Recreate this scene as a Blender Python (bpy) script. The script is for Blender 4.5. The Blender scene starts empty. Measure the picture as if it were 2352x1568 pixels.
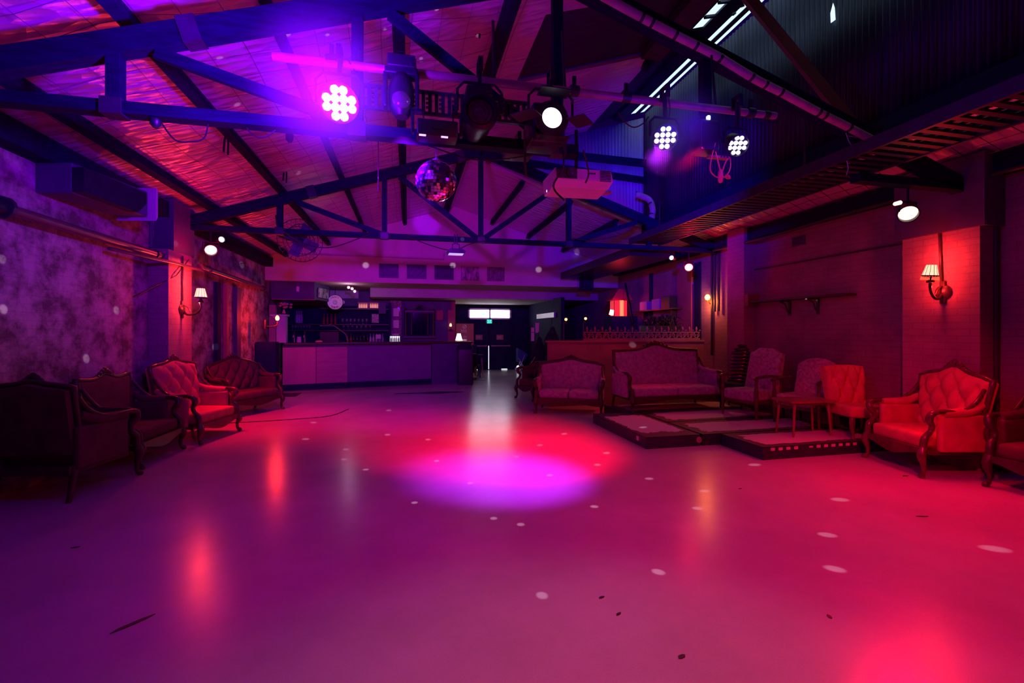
import bpy, bmesh, math, random
from mathutils import Vector, Matrix, Quaternion
random.seed(7)
PI = math.pi
COL = bpy.context.scene.collection
# ---------------------------------------------------------------- view
FP, CX, HY, EYE = 1045.0, 1176.0, 760.0, 1.5
YAW = math.radians(12.88)
CS, SN = math.cos(YAW), math.sin(YAW)

def at(u, v, Y):
    """point on the vertical plane at room depth Y"""
    t = (u - CX) / FP
    X = Y * (SN + t * CS) / (CS - t * SN)
    d = X * SN + Y * CS
    return Vector((X, Y, EYE + (HY - v) * d / FP))

def onx(u, v, X):
    """point on the side plane at X"""
    t = (u - CX) / FP
    return at(u, v, X * (CS - t * SN) / (SN + t * CS))

def fl(u, v, z=0.0):
    """point on the horizontal plane z"""
    d = FP * (EYE - z) / (v - HY)
    l = (u - CX) / FP * d
    return Vector((l * CS + d * SN, -l * SN + d * CS, z))

# ---------------------------------------------------------------- mesh helpers
class MB:
    def __init__(self):
        self.bm = bmesh.new()
    def add(self, verts, faces, M=None):
        vs = [self.bm.verts.new((M @ Vector(v)) if M else Vector(v)) for v in verts]
        for f in faces:
            try:
                self.bm.faces.new([vs[i] for i in f])
            except ValueError:
                pass
        return self
    def box(self, c, s, rz=0.0, M=None, bev=0.0):
        x, y, z = s[0] / 2, s[1] / 2, s[2] / 2
        T = Matrix.Translation(Vector(c)) @ Matrix.Rotation(rz, 4, 'Z')
        if M: T = M @ T
        if bev > 0:
            b = bmesh.new()
            bmesh.ops.create_cube(b, size=1.0)
            for v in b.verts: v.co = Vector((v.co.x * s[0], v.co.y * s[1], v.co.z * s[2]))
            bmesh.ops.bevel(b, geom=b.edges[:], offset=min(bev, .45 * min(s)), segments=3, profile=.6, affect='EDGES')
            b.verts.index_update()
            self.add([v.co.copy() for v in b.verts], [[v.index for v in f.verts] for f in b.faces], T)
            b.free()
            return self
        vs = [(-x,-y,-z),(x,-y,-z),(x,y,-z),(-x,y,-z),(-x,-y,z),(x,-y,z),(x,y,z),(-x,y,z)]
        return self.add(vs, [(0,3,2,1),(4,5,6,7),(0,1,5,4),(1,2,6,5),(2,3,7,6),(3,0,4,7)], T)
    def span(self, a, b):
        a, b = Vector(a), Vector(b)
        return self.box((a + b) / 2, [abs(k) for k in (b - a)])
    def bar(self, a, b, w, h, roll=0.0):
        """rectangular beam from a to b: w sideways, h in the up direction"""
        a, b = Vector(a), Vector(b)
        d = b - a
        L = d.length
        q = d.to_track_quat('X', 'Z')
        M = Matrix.Translation((a + b) / 2) @ q.to_matrix().to_4x4() @ Matrix.Rotation(roll, 4, 'X')
        return self.box((0, 0, 0), (L, w, h), 0, M)
    def tube(self, pts, r, seg=8, smooth=0, cap=True, M=None, sq=1.0):
        P = [Vector(p) for p in pts]
        n = len(P)
        R = list(r) if isinstance(r, (list, tuple)) else [r] * n
        if smooth:
            Q, S = [], []
            for i in range(n - 1):
                p0, p1, p2, p3 = P[max(i-1,0)], P[i], P[i+1], P[min(i+2,n-1)]
                for k in range(smooth):
                    t = k / smooth
                    Q.append(.5*((2*p1)+(p2-p0)*t+(2*p0-5*p1+4*p2-p3)*t*t+(3*p1-p0-3*p2+p3)*t**3))
                    S.append(R[i]*(1-t)+R[i+1]*t)
            Q.append(P[-1]); S.append(R[-1])
            P, R, n = Q, S, len(Q)
        ref = None
        rings = []
        for i in range(n):
            d = (P[min(i+1,n-1)] - P[max(i-1,0)])
            if d.length < 1e-9: d = Vector((0,0,1))
            d.normalize()
            if ref is None:
                ref = d.orthogonal().normalized()
            ref = (ref - d * ref.dot(d))
            if ref.length < 1e-6: ref = d.orthogonal()
            ref.normalize()
            s = d.cross(ref)
            rings.append([P[i] + (ref*math.cos(2*PI*k/seg)+s*sq*math.sin(2*PI*k/seg))*R[i] for k in range(seg)])
        vs = [v for ring in rings for v in ring]
        fs = []
        for i in range(n-1):
            for k in range(seg):
                a, b = i*seg+k, i*seg+(k+1) % seg
                fs.append((a, b, b+seg, a+seg))
        if cap:
            fs.append(tuple(reversed(range(seg))))
            fs.append(tuple(range((n-1)*seg, n*seg)))
        return self.add(vs, fs, M)
    def lathe(self, prof, c=(0,0,0), seg=24, axis='Z', M=None, arc=2*PI):
        """prof: (radius, height) pairs"""
        full = abs(arc-2*PI) < 1e-6
        ns = seg if full else seg+1
        vs = []
        for (r, h) in prof:
            for k in range(ns):
                a = arc*k/seg
                x, y = r*math.cos(a), r*math.sin(a)
                p = (x, y, h) if axis == 'Z' else ((x, -h, y) if axis == 'Y' else (h, x, y))
                vs.append(Vector(p)+Vector(c))
        fs = []
        for i in range(len(prof)-1):
            for k in range(seg):
                a = i*ns+k; b = i*ns+(k+1) % ns
                fs.append((a, b, b+ns, a+ns))
        if full:
            if prof[0][0] > 1e-5: fs.append(tuple(reversed(range(ns))))
            if prof[-1][0] > 1e-5: fs.append(tuple(range((len(prof)-1)*ns, len(prof)*ns)))
        return self.add(vs, fs, M)
    def prism(self, poly, a, b, axis='Y', M=None):
        """poly in the two other axes, extruded from a to b along axis"""
        n = len(poly)
        def P(p, h):
            return {'Y': (p[0], h, p[1]), 'Z': (p[0], p[1], h), 'X': (h, p[0], p[1])}[axis]
        vs = [P(p, a) for p in poly]+[P(p, b) for p in poly]
        fs = [tuple(range(n)), tuple(reversed(range(n, 2*n)))]
        for i in range(n):
            j = (i+1) % n
            fs.append((i, i+n, j+n, j))
        return self.add(vs, fs, M)
    def grid(self, fn, nx, ny, M=None, flip=False):
        vs = [fn(i/nx, j/ny) for j in range(ny+1) for i in range(nx+1)]
        fs = []
        for j in range(ny):
            for i in range(nx):
                a = j*(nx+1)+i
                q = (a, a+1, a+nx+2, a+nx+1)
                fs.append(tuple(reversed(q)) if flip else q)
        return self.add(vs, fs, M)
    def pad(self, w, h, th, top=None, flare=0.0, bulge=.04, tuft=None, nx=26, nz=26, M=None):
        """upholstered panel: front faces -y, stands on z = 0"""
        top = top or (lambda a: 1.0)
        def pos(i, j, front):
            a, b = 2*i/nx-1, j/nz
            x = a*w/2*(1+flare*b)
            z = b*h*top(a)
            e = (1-abs(a)**5)*(1-abs(2*b-1)**5)
            if not front:
                return (x, th/2+.4*bulge*e, z)
            y = -th/2-bulge*e
            if tuft:
                cx, cz = tuft
                p, q = x/cx+z/cz, x/cx-z/cz
                s1 = abs(math.sin(PI*p/2)*math.sin(PI*q/2))
                y -= (.062*s1**.42-.03*math.exp(-(math.sin(PI*p/2)**2+math.sin(PI*q/2)**2)*14))*e**.5
            return (x, y, z)
        N = (nx+1)*(nz+1)
        vs = [pos(i, j, True) for j in range(nz+1) for i in range(nx+1)]+[pos(i, j, False) for j in range(nz+1) for i in range(nx+1)]
        fs = []
        for j in range(nz):
            for i in range(nx):
                a = j*(nx+1)+i
                fs.append((a, a+1, a+nx+2, a+nx+1))
                fs.append((a+N, a+N+nx+1, a+N+nx+2, a+N+1))
        ring = [i for i in range(nx+1)]+[j*(nx+1)+nx for j in range(1, nz+1)]+[nz*(nx+1)+i for i in range(nx-1, -1, -1)]+[j*(nx+1) for j in range(nz-1, 0, -1)]
        for k in range(len(ring)):
            a, b = ring[k], ring[(k+1) % len(ring)]
            fs.append((a, a+N, b+N, b))
        return self.add(vs, fs, M)
    def build(self, name, mat, parent=None, smooth=None, loc=None, fix=True):
        if fix: bmesh.ops.recalc_face_normals(self.bm, faces=self.bm.faces[:])
        me = bpy.data.meshes.new(name)
        self.bm.to_mesh(me)
        self.bm.free()
        me.materials.append(mat)
        if smooth is not None:
            me.shade_smooth()
            me.set_sharp_from_angle(angle=math.radians(smooth))
        o = bpy.data.objects.new(name, me)
        COL.objects.link(o)
        if parent: o.parent = parent
        if loc is not None: o.location = loc
        return o

def tag(o, label=None, cat=None, group=None, kind=None):
    if label: o['label'] = label
    if cat: o['category'] = cat
    if group: o['group'] = group
    if kind: o['kind'] = kind
    return o

def thing(name, label, cat, loc=(0,0,0), rz=0.0, group=None):
    o = bpy.data.objects.new(name, None)
    COL.objects.link(o)
    o.empty_display_size = .1
    o.location = loc
    o.rotation_euler = (0, 0, rz)
    return tag(o, label, cat, group)

def struct(o):
    o['kind'] = 'structure'
    return o

def copy_tree(src, loc=None, rz=None, label=None):
    r = src.copy(); COL.objects.link(r)
    if loc is not None: r.location = loc
    if rz is not None: r.rotation_euler = (0, 0, rz)
    if label: r['label'] = label
    for ch in [c for c in bpy.data.objects if c.parent == src]:
        c = ch.copy(); COL.objects.link(c); c.parent = r
        for g in [x for x in bpy.data.objects if x.parent == ch]:
            e = g.copy(); COL.objects.link(e); e.parent = c
    return r

# ---------------------------------------------------------------- materials
def new_mat(name):
    m = bpy.data.materials.new(name)
    m.use_nodes = True
    nt = m.node_tree
    return m, nt, nt.nodes['Principled BSDF']

def mat(name, col, rough=.6, metal=0.0, var=.25, scale=6.0, bump=.0, bscale=40.0, col2=None, emit=None, es=0.0, spec=.5, stretch=None, coat=0.0):
    m, nt, b = new_mat(name)
    L = nt.links.new
    b.inputs['Roughness'].default_value = rough
    b.inputs['Metallic'].default_value = metal
    b.inputs['Specular IOR Level'].default_value = spec
    b.inputs['Coat Weight'].default_value = coat
    tc = nt.nodes.new('ShaderNodeTexCoord')
    mp = nt.nodes.new('ShaderNodeMapping')
    if stretch: mp.inputs['Scale'].default_value = stretch
    L(tc.outputs['Object'], mp.inputs['Vector'])
    n = nt.nodes.new('ShaderNodeTexNoise')
    n.inputs['Scale'].default_value = scale
    n.inputs['Detail'].default_value = 5
    L(mp.outputs['Vector'], n.inputs['Vector'])
    r = nt.nodes.new('ShaderNodeValToRGB')
    c2 = col2 or [c*(1-var) for c in col]
    r.color_ramp.elements[0].position, r.color_ramp.elements[1].position = .35, .65
    r.color_ramp.elements[0].color = (*c2, 1)
    r.color_ramp.elements[1].color = (*col, 1)
    L(n.outputs['Fac'], r.inputs['Fac'])
    L(r.outputs['Color'], b.inputs['Base Color'])
    if bump:
        n2 = nt.nodes.new('ShaderNodeTexNoise')
        n2.inputs['Scale'].default_value = bscale
        n2.inputs['Detail'].default_value = 4
        L(mp.outputs['Vector'], n2.inputs['Vector'])
        bp = nt.nodes.new('ShaderNodeBump')
        bp.inputs['Strength'].default_value = bump
        bp.inputs['Distance'].default_value = .02
        L(n2.outputs['Fac'], bp.inputs['Height'])
        L(bp.outputs['Normal'], b.inputs['Normal'])
    if emit:
        b.inputs['Emission Color'].default_value = (*emit, 1)
        b.inputs['Emission Strength'].default_value = es
    return m

def wall_mat(name, c_hi, c_lo, brick=True, patch=1.2, thr=(.45,.6), bw=.23, bh=.076, mortar=.006, bstr=.35, rough=.85, mixf=.28):
    """worn painted brick / plaster: two paint tones in ragged patches over a brick relief"""
    m, nt, b = new_mat(name)
    L = nt.links.new
    b.inputs['Roughness'].default_value = rough
    b.inputs['Specular IOR Level'].default_value = .25
    geo = nt.nodes.new('ShaderNodeNewGeometry')
    sx = nt.nodes.new('ShaderNodeSeparateXYZ'); L(geo.outputs['Position'], sx.inputs[0])
    ad = nt.nodes.new('ShaderNodeMath'); ad.operation = 'ADD'
    L(sx.outputs['X'], ad.inputs[0]); L(sx.outputs['Y'], ad.inputs[1])
    cb = nt.nodes.new('ShaderNodeCombineXYZ'); L(ad.outputs[0], cb.inputs['X']); L(sx.outputs['Z'], cb.inputs['Y'])
    br = nt.nodes.new('ShaderNodeTexBrick')
    br.inputs['Scale'].default_value = 1.0
    br.inputs['Brick Width'].default_value = bw
    br.inputs['Row Height'].default_value = bh
    br.inputs['Mortar Size'].default_value = mortar
    br.inputs['Color1'].default_value = (1,1,1,1); br.inputs['Color2'].default_value = (.75,.75,.75,1); br.inputs['Mortar'].default_value = (.35,.35,.35,1)
    L(cb.outputs[0], br.inputs['Vector'])
    n = nt.nodes.new('ShaderNodeTexNoise'); n.inputs['Scale'].default_value = patch; n.inputs['Detail'].default_value = 9; n.inputs['Roughness'].default_value = .68
    L(cb.outputs[0], n.inputs['Vector'])
    r = nt.nodes.new('ShaderNodeValToRGB')
    r.color_ramp.elements[0].position, r.color_ramp.elements[1].position = thr
    r.color_ramp.elements[0].color = (*c_lo, 1); r.color_ramp.elements[1].color = (*c_hi, 1)
    L(n.outputs['Fac'], r.inputs['Fac'])
    mx = nt.nodes.new('ShaderNodeMixRGB'); mx.blend_type = 'MULTIPLY'; mx.inputs['Fac'].default_value = mixf if brick else 0.0
    L(r.outputs['Color'], mx.inputs['Color1']); L(br.outputs['Color'], mx.inputs['Color2'])
    L(mx.outputs['Color'], b.inputs['Base Color'])
    n3 = nt.nodes.new('ShaderNodeTexNoise'); n3.inputs['Scale'].default_value = 30; n3.inputs['Detail'].default_value = 5
    L(cb.outputs[0], n3.inputs['Vector'])
    mm = nt.nodes.new('ShaderNodeMath'); mm.operation = 'MULTIPLY_ADD'; mm.inputs[1].default_value = .6
    L(n3.outputs['Fac'], mm.inputs[0])
    L(br.outputs['Color'] if brick else n.outputs['Fac'], mm.inputs[2])
    bp = nt.nodes.new('ShaderNodeBump'); bp.inputs['Strength'].default_value = bstr; bp.inputs['Distance'].default_value = .012
    L(mm.outputs[0], bp.inputs['Height']); L(bp.outputs['Normal'], b.inputs['Normal'])
    return m

def glow(name, col, es):
    m, nt, b = new_mat(name)
    b.inputs['Base Color'].default_value = (*[min(1, c) for c in col], 1)
    b.inputs['Emission Color'].default_value = (*col, 1)
    b.inputs['Emission Strength'].default_value = es
    b.inputs['Roughness'].default_value = .4
    return m

def glass(name, col=(.9,.9,.95), rough=.05):
    m, nt, b = new_mat(name)
    b.inputs['Base Color'].default_value = (*col, 1)
    b.inputs['Roughness'].default_value = rough
    b.inputs['Transmission Weight'].default_value = .85
    b.inputs['IOR'].default_value = 1.45
    return m

M_ = {}
def build_materials():
    M = M_
    # polished concrete floor with scuffs
    m, nt, b = new_mat('polished_concrete'); L = nt.links.new
    tc = nt.nodes.new('ShaderNodeTexCoord')
    n = nt.nodes.new('ShaderNodeTexNoise'); n.inputs['Scale'].default_value = .9; n.inputs['Detail'].default_value = 8; n.inputs['Roughness'].default_value = .62
    L(tc.outputs['Object'], n.inputs['Vector'])
    r = nt.nodes.new('ShaderNodeValToRGB')
    r.color_ramp.elements[0].position, r.color_ramp.elements[1].position = .3, .72
    r.color_ramp.elements[0].color = (.36,.345,.35,1); r.color_ramp.elements[1].color = (.50,.48,.48,1)
    L(n.outputs['Fac'], r.inputs['Fac'])
    n2 = nt.nodes.new('ShaderNodeTexNoise'); n2.inputs['Scale'].default_value = 170; n2.inputs['Detail'].default_value = 2
    L(tc.outputs['Object'], n2.inputs['Vector'])
    mx = nt.nodes.new('ShaderNodeMixRGB'); mx.blend_type = 'OVERLAY'; mx.inputs['Fac'].default_value = .22
    L(r.outputs['Color'], mx.inputs['Color1']); L(n2.outputs['Color'], mx.inputs['Color2'])
    L(mx.outputs['Color'], b.inputs['Base Color'])
    n3 = nt.nodes.new('ShaderNodeTexNoise'); n3.inputs['Scale'].default_value = 2.2; n3.inputs['Detail'].default_value = 6
    mp = nt.nodes.new('ShaderNodeMapping'); mp.inputs['Scale'].default_value = (1, 2.6, 1); L(tc.outputs['Object'], mp.inputs['Vector']); L(mp.outputs['Vector'], n3.inputs['Vector'])
    rr = nt.nodes.new('ShaderNodeMapRange'); rr.inputs['To Min'].default_value = .20; rr.inputs['To Max'].default_value = .26
    L(n3.outputs['Fac'], rr.inputs['Value']); L(rr.outputs['Result'], b.inputs['Roughness'])
    b.inputs['Specular IOR Level'].default_value = .42
    bp = nt.nodes.new('ShaderNodeBump'); bp.inputs['Strength'].default_value = .04; bp.inputs['Distance'].default_value = .012
    L(n3.outputs['Fac'], bp.inputs['Height']); L(bp.outputs['Normal'], b.inputs['Normal'])
    M['floor'] = m
    # crinkled foil insulation
    m, nt, b = new_mat('foil_insulation'); L = nt.links.new
    tc = nt.nodes.new('ShaderNodeTexCoord')
    v = nt.nodes.new('ShaderNodeTexVoronoi'); v.inputs['Scale'].default_value = 8; v.feature = 'F1'
    nn = nt.nodes.new('ShaderNodeTexNoise'); nn.inputs['Scale'].default_value = 3; nn.inputs['Detail'].default_value = 6
    mp = nt.nodes.new('ShaderNodeMapping'); mp.inputs['Scale'].default_value = (.55, 1.6, .6); L(tc.outputs['Object'], mp.inputs['Vector'])
    L(mp.outputs['Vector'], v.inputs['Vector']); L(mp.outputs['Vector'], nn.inputs['Vector'])
    ad = nt.nodes.new('ShaderNodeMath'); ad.operation = 'ADD'; L(v.outputs['Distance'], ad.inputs[0]); L(nn.outputs['Fac'], ad.inputs[1])
    bp = nt.nodes.new('ShaderNodeBump'); bp.inputs['Strength'].default_value = .55; bp.inputs['Distance'].default_value = .05
    L(ad.outputs[0], bp.inputs['Height']); L(bp.outputs['Normal'], b.inputs['Normal'])
    b.inputs['Base Color'].default_value = (.62,.42,.60,1); b.inputs['Metallic'].default_value = .30; b.inputs['Roughness'].default_value = .33
    M['foil'] = m
    M['wall_left'] = wall_mat('worn_plaster', (.42,.36,.38), (.12,.085,.10), brick=True, patch=3.2, thr=(.40,.60), bw=.23, bh=.08, mortar=.004, bstr=.25, mixf=.25)
    M['wall_right'] = wall_mat('painted_brick', (.36,.24,.24), (.26,.17,.18), brick=True, patch=.8, bstr=.5)
    M['plaster'] = wall_mat('pale_plaster', (.58,.55,.56), (.50,.47,.48), brick=False, patch=.7, bstr=.08)
    M['ceil_low'] = wall_mat('low_ceiling', (.5,.47,.48), (.42,.4,.41), brick=False, patch=.9, bstr=.08)
    M['darkwall'] = mat('dark_panel', (.085,.055,.15), .6, var=.3, scale=3)  # blue tint here and in blackwall stands in for lifted blue shadows
    M['blackwall'] = mat('black_panel', (.020,.016,.075), .8, var=.3, scale=3, spec=.12)
    M['redwall'] = mat('red_wall', (.42,.10,.12), .7, var=.2, scale=3)
    M['partition'] = wall_mat('partition_paint', (.30,.20,.21), (.24,.15,.16), brick=False, patch=1.4, bstr=.12)
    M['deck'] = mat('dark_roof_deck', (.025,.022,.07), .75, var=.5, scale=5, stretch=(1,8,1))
    M['beam'] = mat('dark_timber', (.008,.006,.05), .75, spec=.12, var=.45, scale=4, stretch=(1,6,6), bump=.3, bscale=18)  # blue shadow light is put into the beam and steel colours
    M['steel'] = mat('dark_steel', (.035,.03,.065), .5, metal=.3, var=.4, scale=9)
    M['pipe'] = mat('galvanised_pipe', (.42,.28,.27), .45, metal=.2, var=.25, scale=14)
    M['paintpipe'] = mat('painted_pipe', (.11,.05,.07), .3, var=.3, scale=14)
    M['galv_lit'] = mat('lit_corrugated_steel', (.42,.40,.46), .5, metal=.2, var=.3, scale=3, stretch=(1,1,.25))  # paler copy of the corrugated steel, end-wall light put into its colour
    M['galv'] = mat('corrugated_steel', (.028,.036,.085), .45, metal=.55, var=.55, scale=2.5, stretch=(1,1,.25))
    M['black'] = mat('black_plastic', (.012,.011,.032), .42, var=.3, scale=12)  # both blacks carry navy in place of blue shadow light
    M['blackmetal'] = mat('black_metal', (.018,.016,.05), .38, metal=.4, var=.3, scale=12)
    M['cable'] = mat('black_cable', (.02,.02,.022), .5, var=.2)
    M['conduit'] = mat('flexible_duct', (.62,.40,.36), .55, var=.25, scale=10, bump=.25, bscale=30)
    M['tape'] = mat('black_tape', (.02,.02,.02), .5)
    M['orange'] = mat('orange_cord', (.85,.28,.18), .45, var=.1)
    M['white'] = mat('white_plastic', (.75,.74,.74), .4, var=.06)
    M['paper'] = mat('paper', (.72,.68,.62), .85, var=.15, scale=22)
    M['wood'] = mat('carved_walnut', (.13,.055,.035), .22, var=.5, scale=7, stretch=(1,1,.25), coat=.35)
    M['wood_dark'] = mat('dark_mahogany', (.055,.024,.020), .42, var=.4, scale=7, coat=.08)
    M['wood_mid'] = mat('teak_table', (.30,.14,.07), .35, var=.4, scale=5, stretch=(4,1,1), coat=.15)
    M['velvet'] = mat('buttoned_velvet', (.55,.17,.11), .8, var=.22, scale=9, bump=.12, bscale=160)
    M['velvet_dark'] = mat('dark_velvet', (.10,.032,.036), .85, var=.3, scale=8, bump=.12, bscale=140)
    M['brocade'] = mat('rose_brocade', (.42,.26,.44), .85, var=.35, scale=16, bump=.2, bscale=90)
    M['brocade_pale'] = mat('pale_brocade', (.52,.38,.38), .85, var=.42, scale=24, bump=.25, bscale=110)
    M['stage_black'] = mat('stage_black', (.03,.02,.075), .45, var=.5, scale=8)  # navy in the base colour imitates blue light in the darks
    M['lens'] = glass('lamp_glass', (.5,.5,.55), .15)
    M['glass'] = glass('bar_glass')
    M['brass'] = mat('aged_brass', (.30,.18,.08), .35, metal=.9, var=.3)
    M['bottle_dark'] = mat('dark_bottle_glass', (.03,.03,.02), .1, var=.2, coat=.5)
    M['bottle_amber'] = mat('amber_bottle_glass', (.30,.10,.03), .1, var=.2, coat=.5)
    M['bottle_clear'] = mat('clear_bottle_glass', (.45,.45,.5), .08, var=.2, coat=.6)
    M['leaf'] = mat('plant_leaf', (.05,.09,.03), .5, var=.4, scale=14)
    M['pink'] = mat('pink_petals', (.75,.25,.28), .7, var=.2, scale=20)
    M['blue_cloth'] = mat('blue_cloth', (.06,.12,.35), .85, var=.25, scale=8)
    M['fur'] = mat('black_cloth', (.012,.011,.045), .9, var=.3)  # navy in this black stands in for blue shadow light
    # worn carpet patches on the risers: black paint with pale ragged patches
    m, nt, b = new_mat('worn_stage_top'); L = nt.links.new
    tc = nt.nodes.new('ShaderNodeTexCoord')
    mp = nt.nodes.new('ShaderNodeMapping'); L(tc.outputs['Generated'], mp.inputs['Vector'])
    sx = nt.nodes.new('ShaderNodeSeparateXYZ'); L(mp.outputs['Vector'], sx.inputs[0])
    nz = nt.nodes.new('ShaderNodeTexNoise'); nz.inputs['Scale'].default_value = 9; nz.inputs['Detail'].default_value = 6; L(tc.outputs['Object'], nz.inputs['Vector'])
    def band(out, lo, hi):
        a = nt.nodes.new('ShaderNodeMath'); a.operation = 'MULTIPLY_ADD'; a.inputs[1].default_value = .16; L(nz.outputs['Fac'], a.inputs[0]); L(out, a.inputs[2])
        g = nt.nodes.new('ShaderNodeMath'); g.operation = 'GREATER_THAN'; g.inputs[1].default_value = lo+.08; L(a.outputs[0], g.inputs[0])
        h = nt.nodes.new('ShaderNodeMath'); h.operation = 'LESS_THAN'; h.inputs[1].default_value = hi+.08; L(a.outputs[0], h.inputs[0])
        k = nt.nodes.new('ShaderNodeMath'); k.operation = 'MULTIPLY'; L(g.outputs[0], k.inputs[0]); L(h.outputs[0], k.inputs[1])
        return k
    ka, kb = band(sx.outputs['X'], .07, .93), band(sx.outputs['Y'], .14, .84)
    kk = nt.nodes.new('ShaderNodeMath'); kk.operation = 'MULTIPLY'; L(ka.outputs[0], kk.inputs[0]); L(kb.outputs[0], kk.inputs[1])
    n5 = nt.nodes.new('ShaderNodeTexNoise'); n5.inputs['Scale'].default_value = 120; L(tc.outputs['Object'], n5.inputs['Vector'])
    r5 = nt.nodes.new('ShaderNodeValToRGB'); r5.color_ramp.elements[0].color = (.38,.34,.34,1); r5.color_ramp.elements[1].color = (.72,.66,.66,1); L(n5.outputs['Fac'], r5.inputs['Fac'])
    mx = nt.nodes.new('ShaderNodeMixRGB'); mx.inputs['Color1'].default_value = (.07,.05,.055,1)
    L(kk.outputs[0], mx.inputs['Fac']); L(r5.outputs['Color'], mx.inputs['Color2']); L(mx.outputs['Color'], b.inputs['Base Color'])
    b.inputs['Roughness'].default_value = .6
    M['worn'] = m
build_materials()
# ================================================================ SETTING
M = M_
XL, XR, YB = -3.55, 6.2, 12.7
RIDGE = 1.27
SL = .326
def zroof(X):            # underside of the lining, left slope plane (runs on to the right over the monitor)
    return 3.88 + SL*(X+2.03)
def zright(X):
    return zroof(2*RIDGE-X)

mb = MB().span((-3.8,-4,-.1), (7.2,19,0)); struct(mb.build('floor', M['floor']))

# left wall with pilasters
mb = MB()
mb.span((XL-.2,-4,0), (XL,14.2,3.42))
struct(mb.build('wall_left', M['wall_left']))
mb = MB().span((XL,7.35,0), (-3.3,8.06,2.66)); struct(mb.build('trim_1', M['wall_right']))
mb = MB().span((XL,7.5,2.66), (-3.3,8.15,3.4)); struct(mb.build('trim_2', M['darkwall']))
# right wall
mb = MB().span((XR,-4,0), (XR+.2,17.6,3.42)); struct(mb.build('wall_right', M['wall_right']))
for i, (a, b, top) in enumerate(((3.62,4.4,2.62), (7.12,7.56,3.4))):
    mb = MB().span((5.95,a,0), (XR,b,top)); struct(mb.build('trim_%d' % (3+i), M['wall_right']))
mb = MB().span((5.9,3.55,2.62), (XR,4.46,3.4)); struct(mb.build('trim_5', M['darkwall']))
# eave plates running along both wall tops
mb = MB().span((XL,-4,3.14), (-3.36,12.7,3.36)); struct(mb.build('trim_6', M['beam']))
mb = MB().span((6.02,-4,3.16), (XR,12.7,3.36)); struct(mb.build('trim_7', M['beam']))

# ---- roof lining
def slab(name, x0, x1, y0, y1, zf, m, th=.05):
    mb = MB()
    vs = [(x0,y0,zf(x0)),(x1,y0,zf(x1)),(x1,y1,zf(x1)),(x0,y1,zf(x0))]
    vs += [(x,y,z+th) for x,y,z in vs]
    mb.add(vs, [(0,1,2,3),(4,7,6,5),(0,4,5,1),(1,5,6,2),(2,6,7,3),(3,7,4,0)])
    return struct(mb.build(name, m))
XW = 5.05                     # corrugated side wall of the roof monitor
YM = 9.07                     # its far end
slab('ceiling_left', XL-.1, RIDGE, -4, YB, zroof, M['foil'])
slab('ceiling_ridge_strip', RIDGE, 1.5, -4, YM, zroof, M['foil'])
slab('ceiling_front_strip', 1.5, 2.6, -4, 4.87, zroof, M['foil'])
slab('ceiling_back_strip', 1.5, 3.7, 6.32, YM, zroof, M['foil'])
slab('ceiling_deck', 1.5, 4.05, 4.87, 6.32, lambda x: zroof(x)+.07, M['deck'])
slab('ceiling_deck_front', 2.6, 4.05, -4, 4.87, lambda x: zroof(x)+.07, M['deck'])
slab('ceiling_right', RIDGE, XR+.1, YM, YB, zright, M['foil'])
slab('ceiling_right_eave', XW, XR+.1, -4, YM, zright, M['foil'])

# roof sheeting over the monitor: black deck strips with translucent sheets between them
SKY = glow('translucent_roof_sheet', (.62,.86,1.0), 1.2)
def zs(x): return zroof(x)+.10
k = 0
for x0, x1, y0, y1 in ((4.05,4.12,-4,YM),(4.62,4.68,-4,YM),(4.80,4.93,-4,YM),(3.7,4.05,6.32,YM)):
    k += 1; slab('ceiling_batten_%d' % k, x0, x1, y0, y1, zs, M['deck'])
n = 0
for x0, x1, y0, y1 in ((4.12,4.62,2.2,6.0),(4.68,4.80,2.2,9.0),(4.93,5.03,2.2,9.05)):
    n += 1
    o = slab('window_%d' % n, x0, x1, y0, y1, lambda x: zroof(x)+.11, SKY, .02)
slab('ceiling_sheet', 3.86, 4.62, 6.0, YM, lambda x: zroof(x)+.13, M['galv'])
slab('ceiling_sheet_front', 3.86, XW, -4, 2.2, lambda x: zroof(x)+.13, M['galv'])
# steel ribs crossing the translucent sheet
mb = MB()
for i in range(9):
    y = 3.3+.3*i
    mb.bar((4.12,y,zs(4.12)-.02), (4.66,y+(.5 if i % 3 == 0 else .06),zs(4.66)-.02), .05, .03)
struct(mb.build('ceiling_ribs', M['steel']))
struct(MB().bar((4.40,-1,zs(4.40)-.03),(4.40,YM,zs(4.40)-.03),.20,.05).build('ceiling_sarking', M['galv']))

# corrugated steel side and end walls of the monitor
def corr(name, p0, p1, zlo0, zlo1, zhi0, zhi1, M2=None, pitch=.076, amp=.011):
    p0, p1 = Vector(p0), Vector(p1)
    L = (p1-p0).length
    d = (p1-p0)/L
    nrm = Vector((-d.y, d.x))
    N = int(L/pitch*6)
    mb = MB()
    vs, fs = [], []
    for i in range(N+1):
        s = i/N
        q = p0+d*(s*L)+nrm*amp*math.sin(2*PI*s*L/pitch)
        vs.append((q.x, q.y, zlo0+(zlo1-zlo0)*s)); vs.append((q.x, q.y, zhi0+(zhi1-zhi0)*s))
    for i in range(N):
        fs.append((2*i, 2*i+2, 2*i+3, 2*i+1))
    mb.add(vs, fs)
    o = mb.build(name, M2 or M['galv'], smooth=60)
    so = o.modifiers.new('thickness', 'SOLIDIFY'); so.thickness = .002
    return struct(o)
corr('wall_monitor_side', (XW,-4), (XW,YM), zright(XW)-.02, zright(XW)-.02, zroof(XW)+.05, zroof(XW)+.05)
corr('wall_monitor_end', (RIDGE+.1,YM+.04), (XW,YM+.04), zright(RIDGE+.1)+.02, zright(XW)+.02, zroof(RIDGE+.1), zroof(XW), M['galv_lit'])
p = onx(1914,30,XW-.03)
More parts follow.
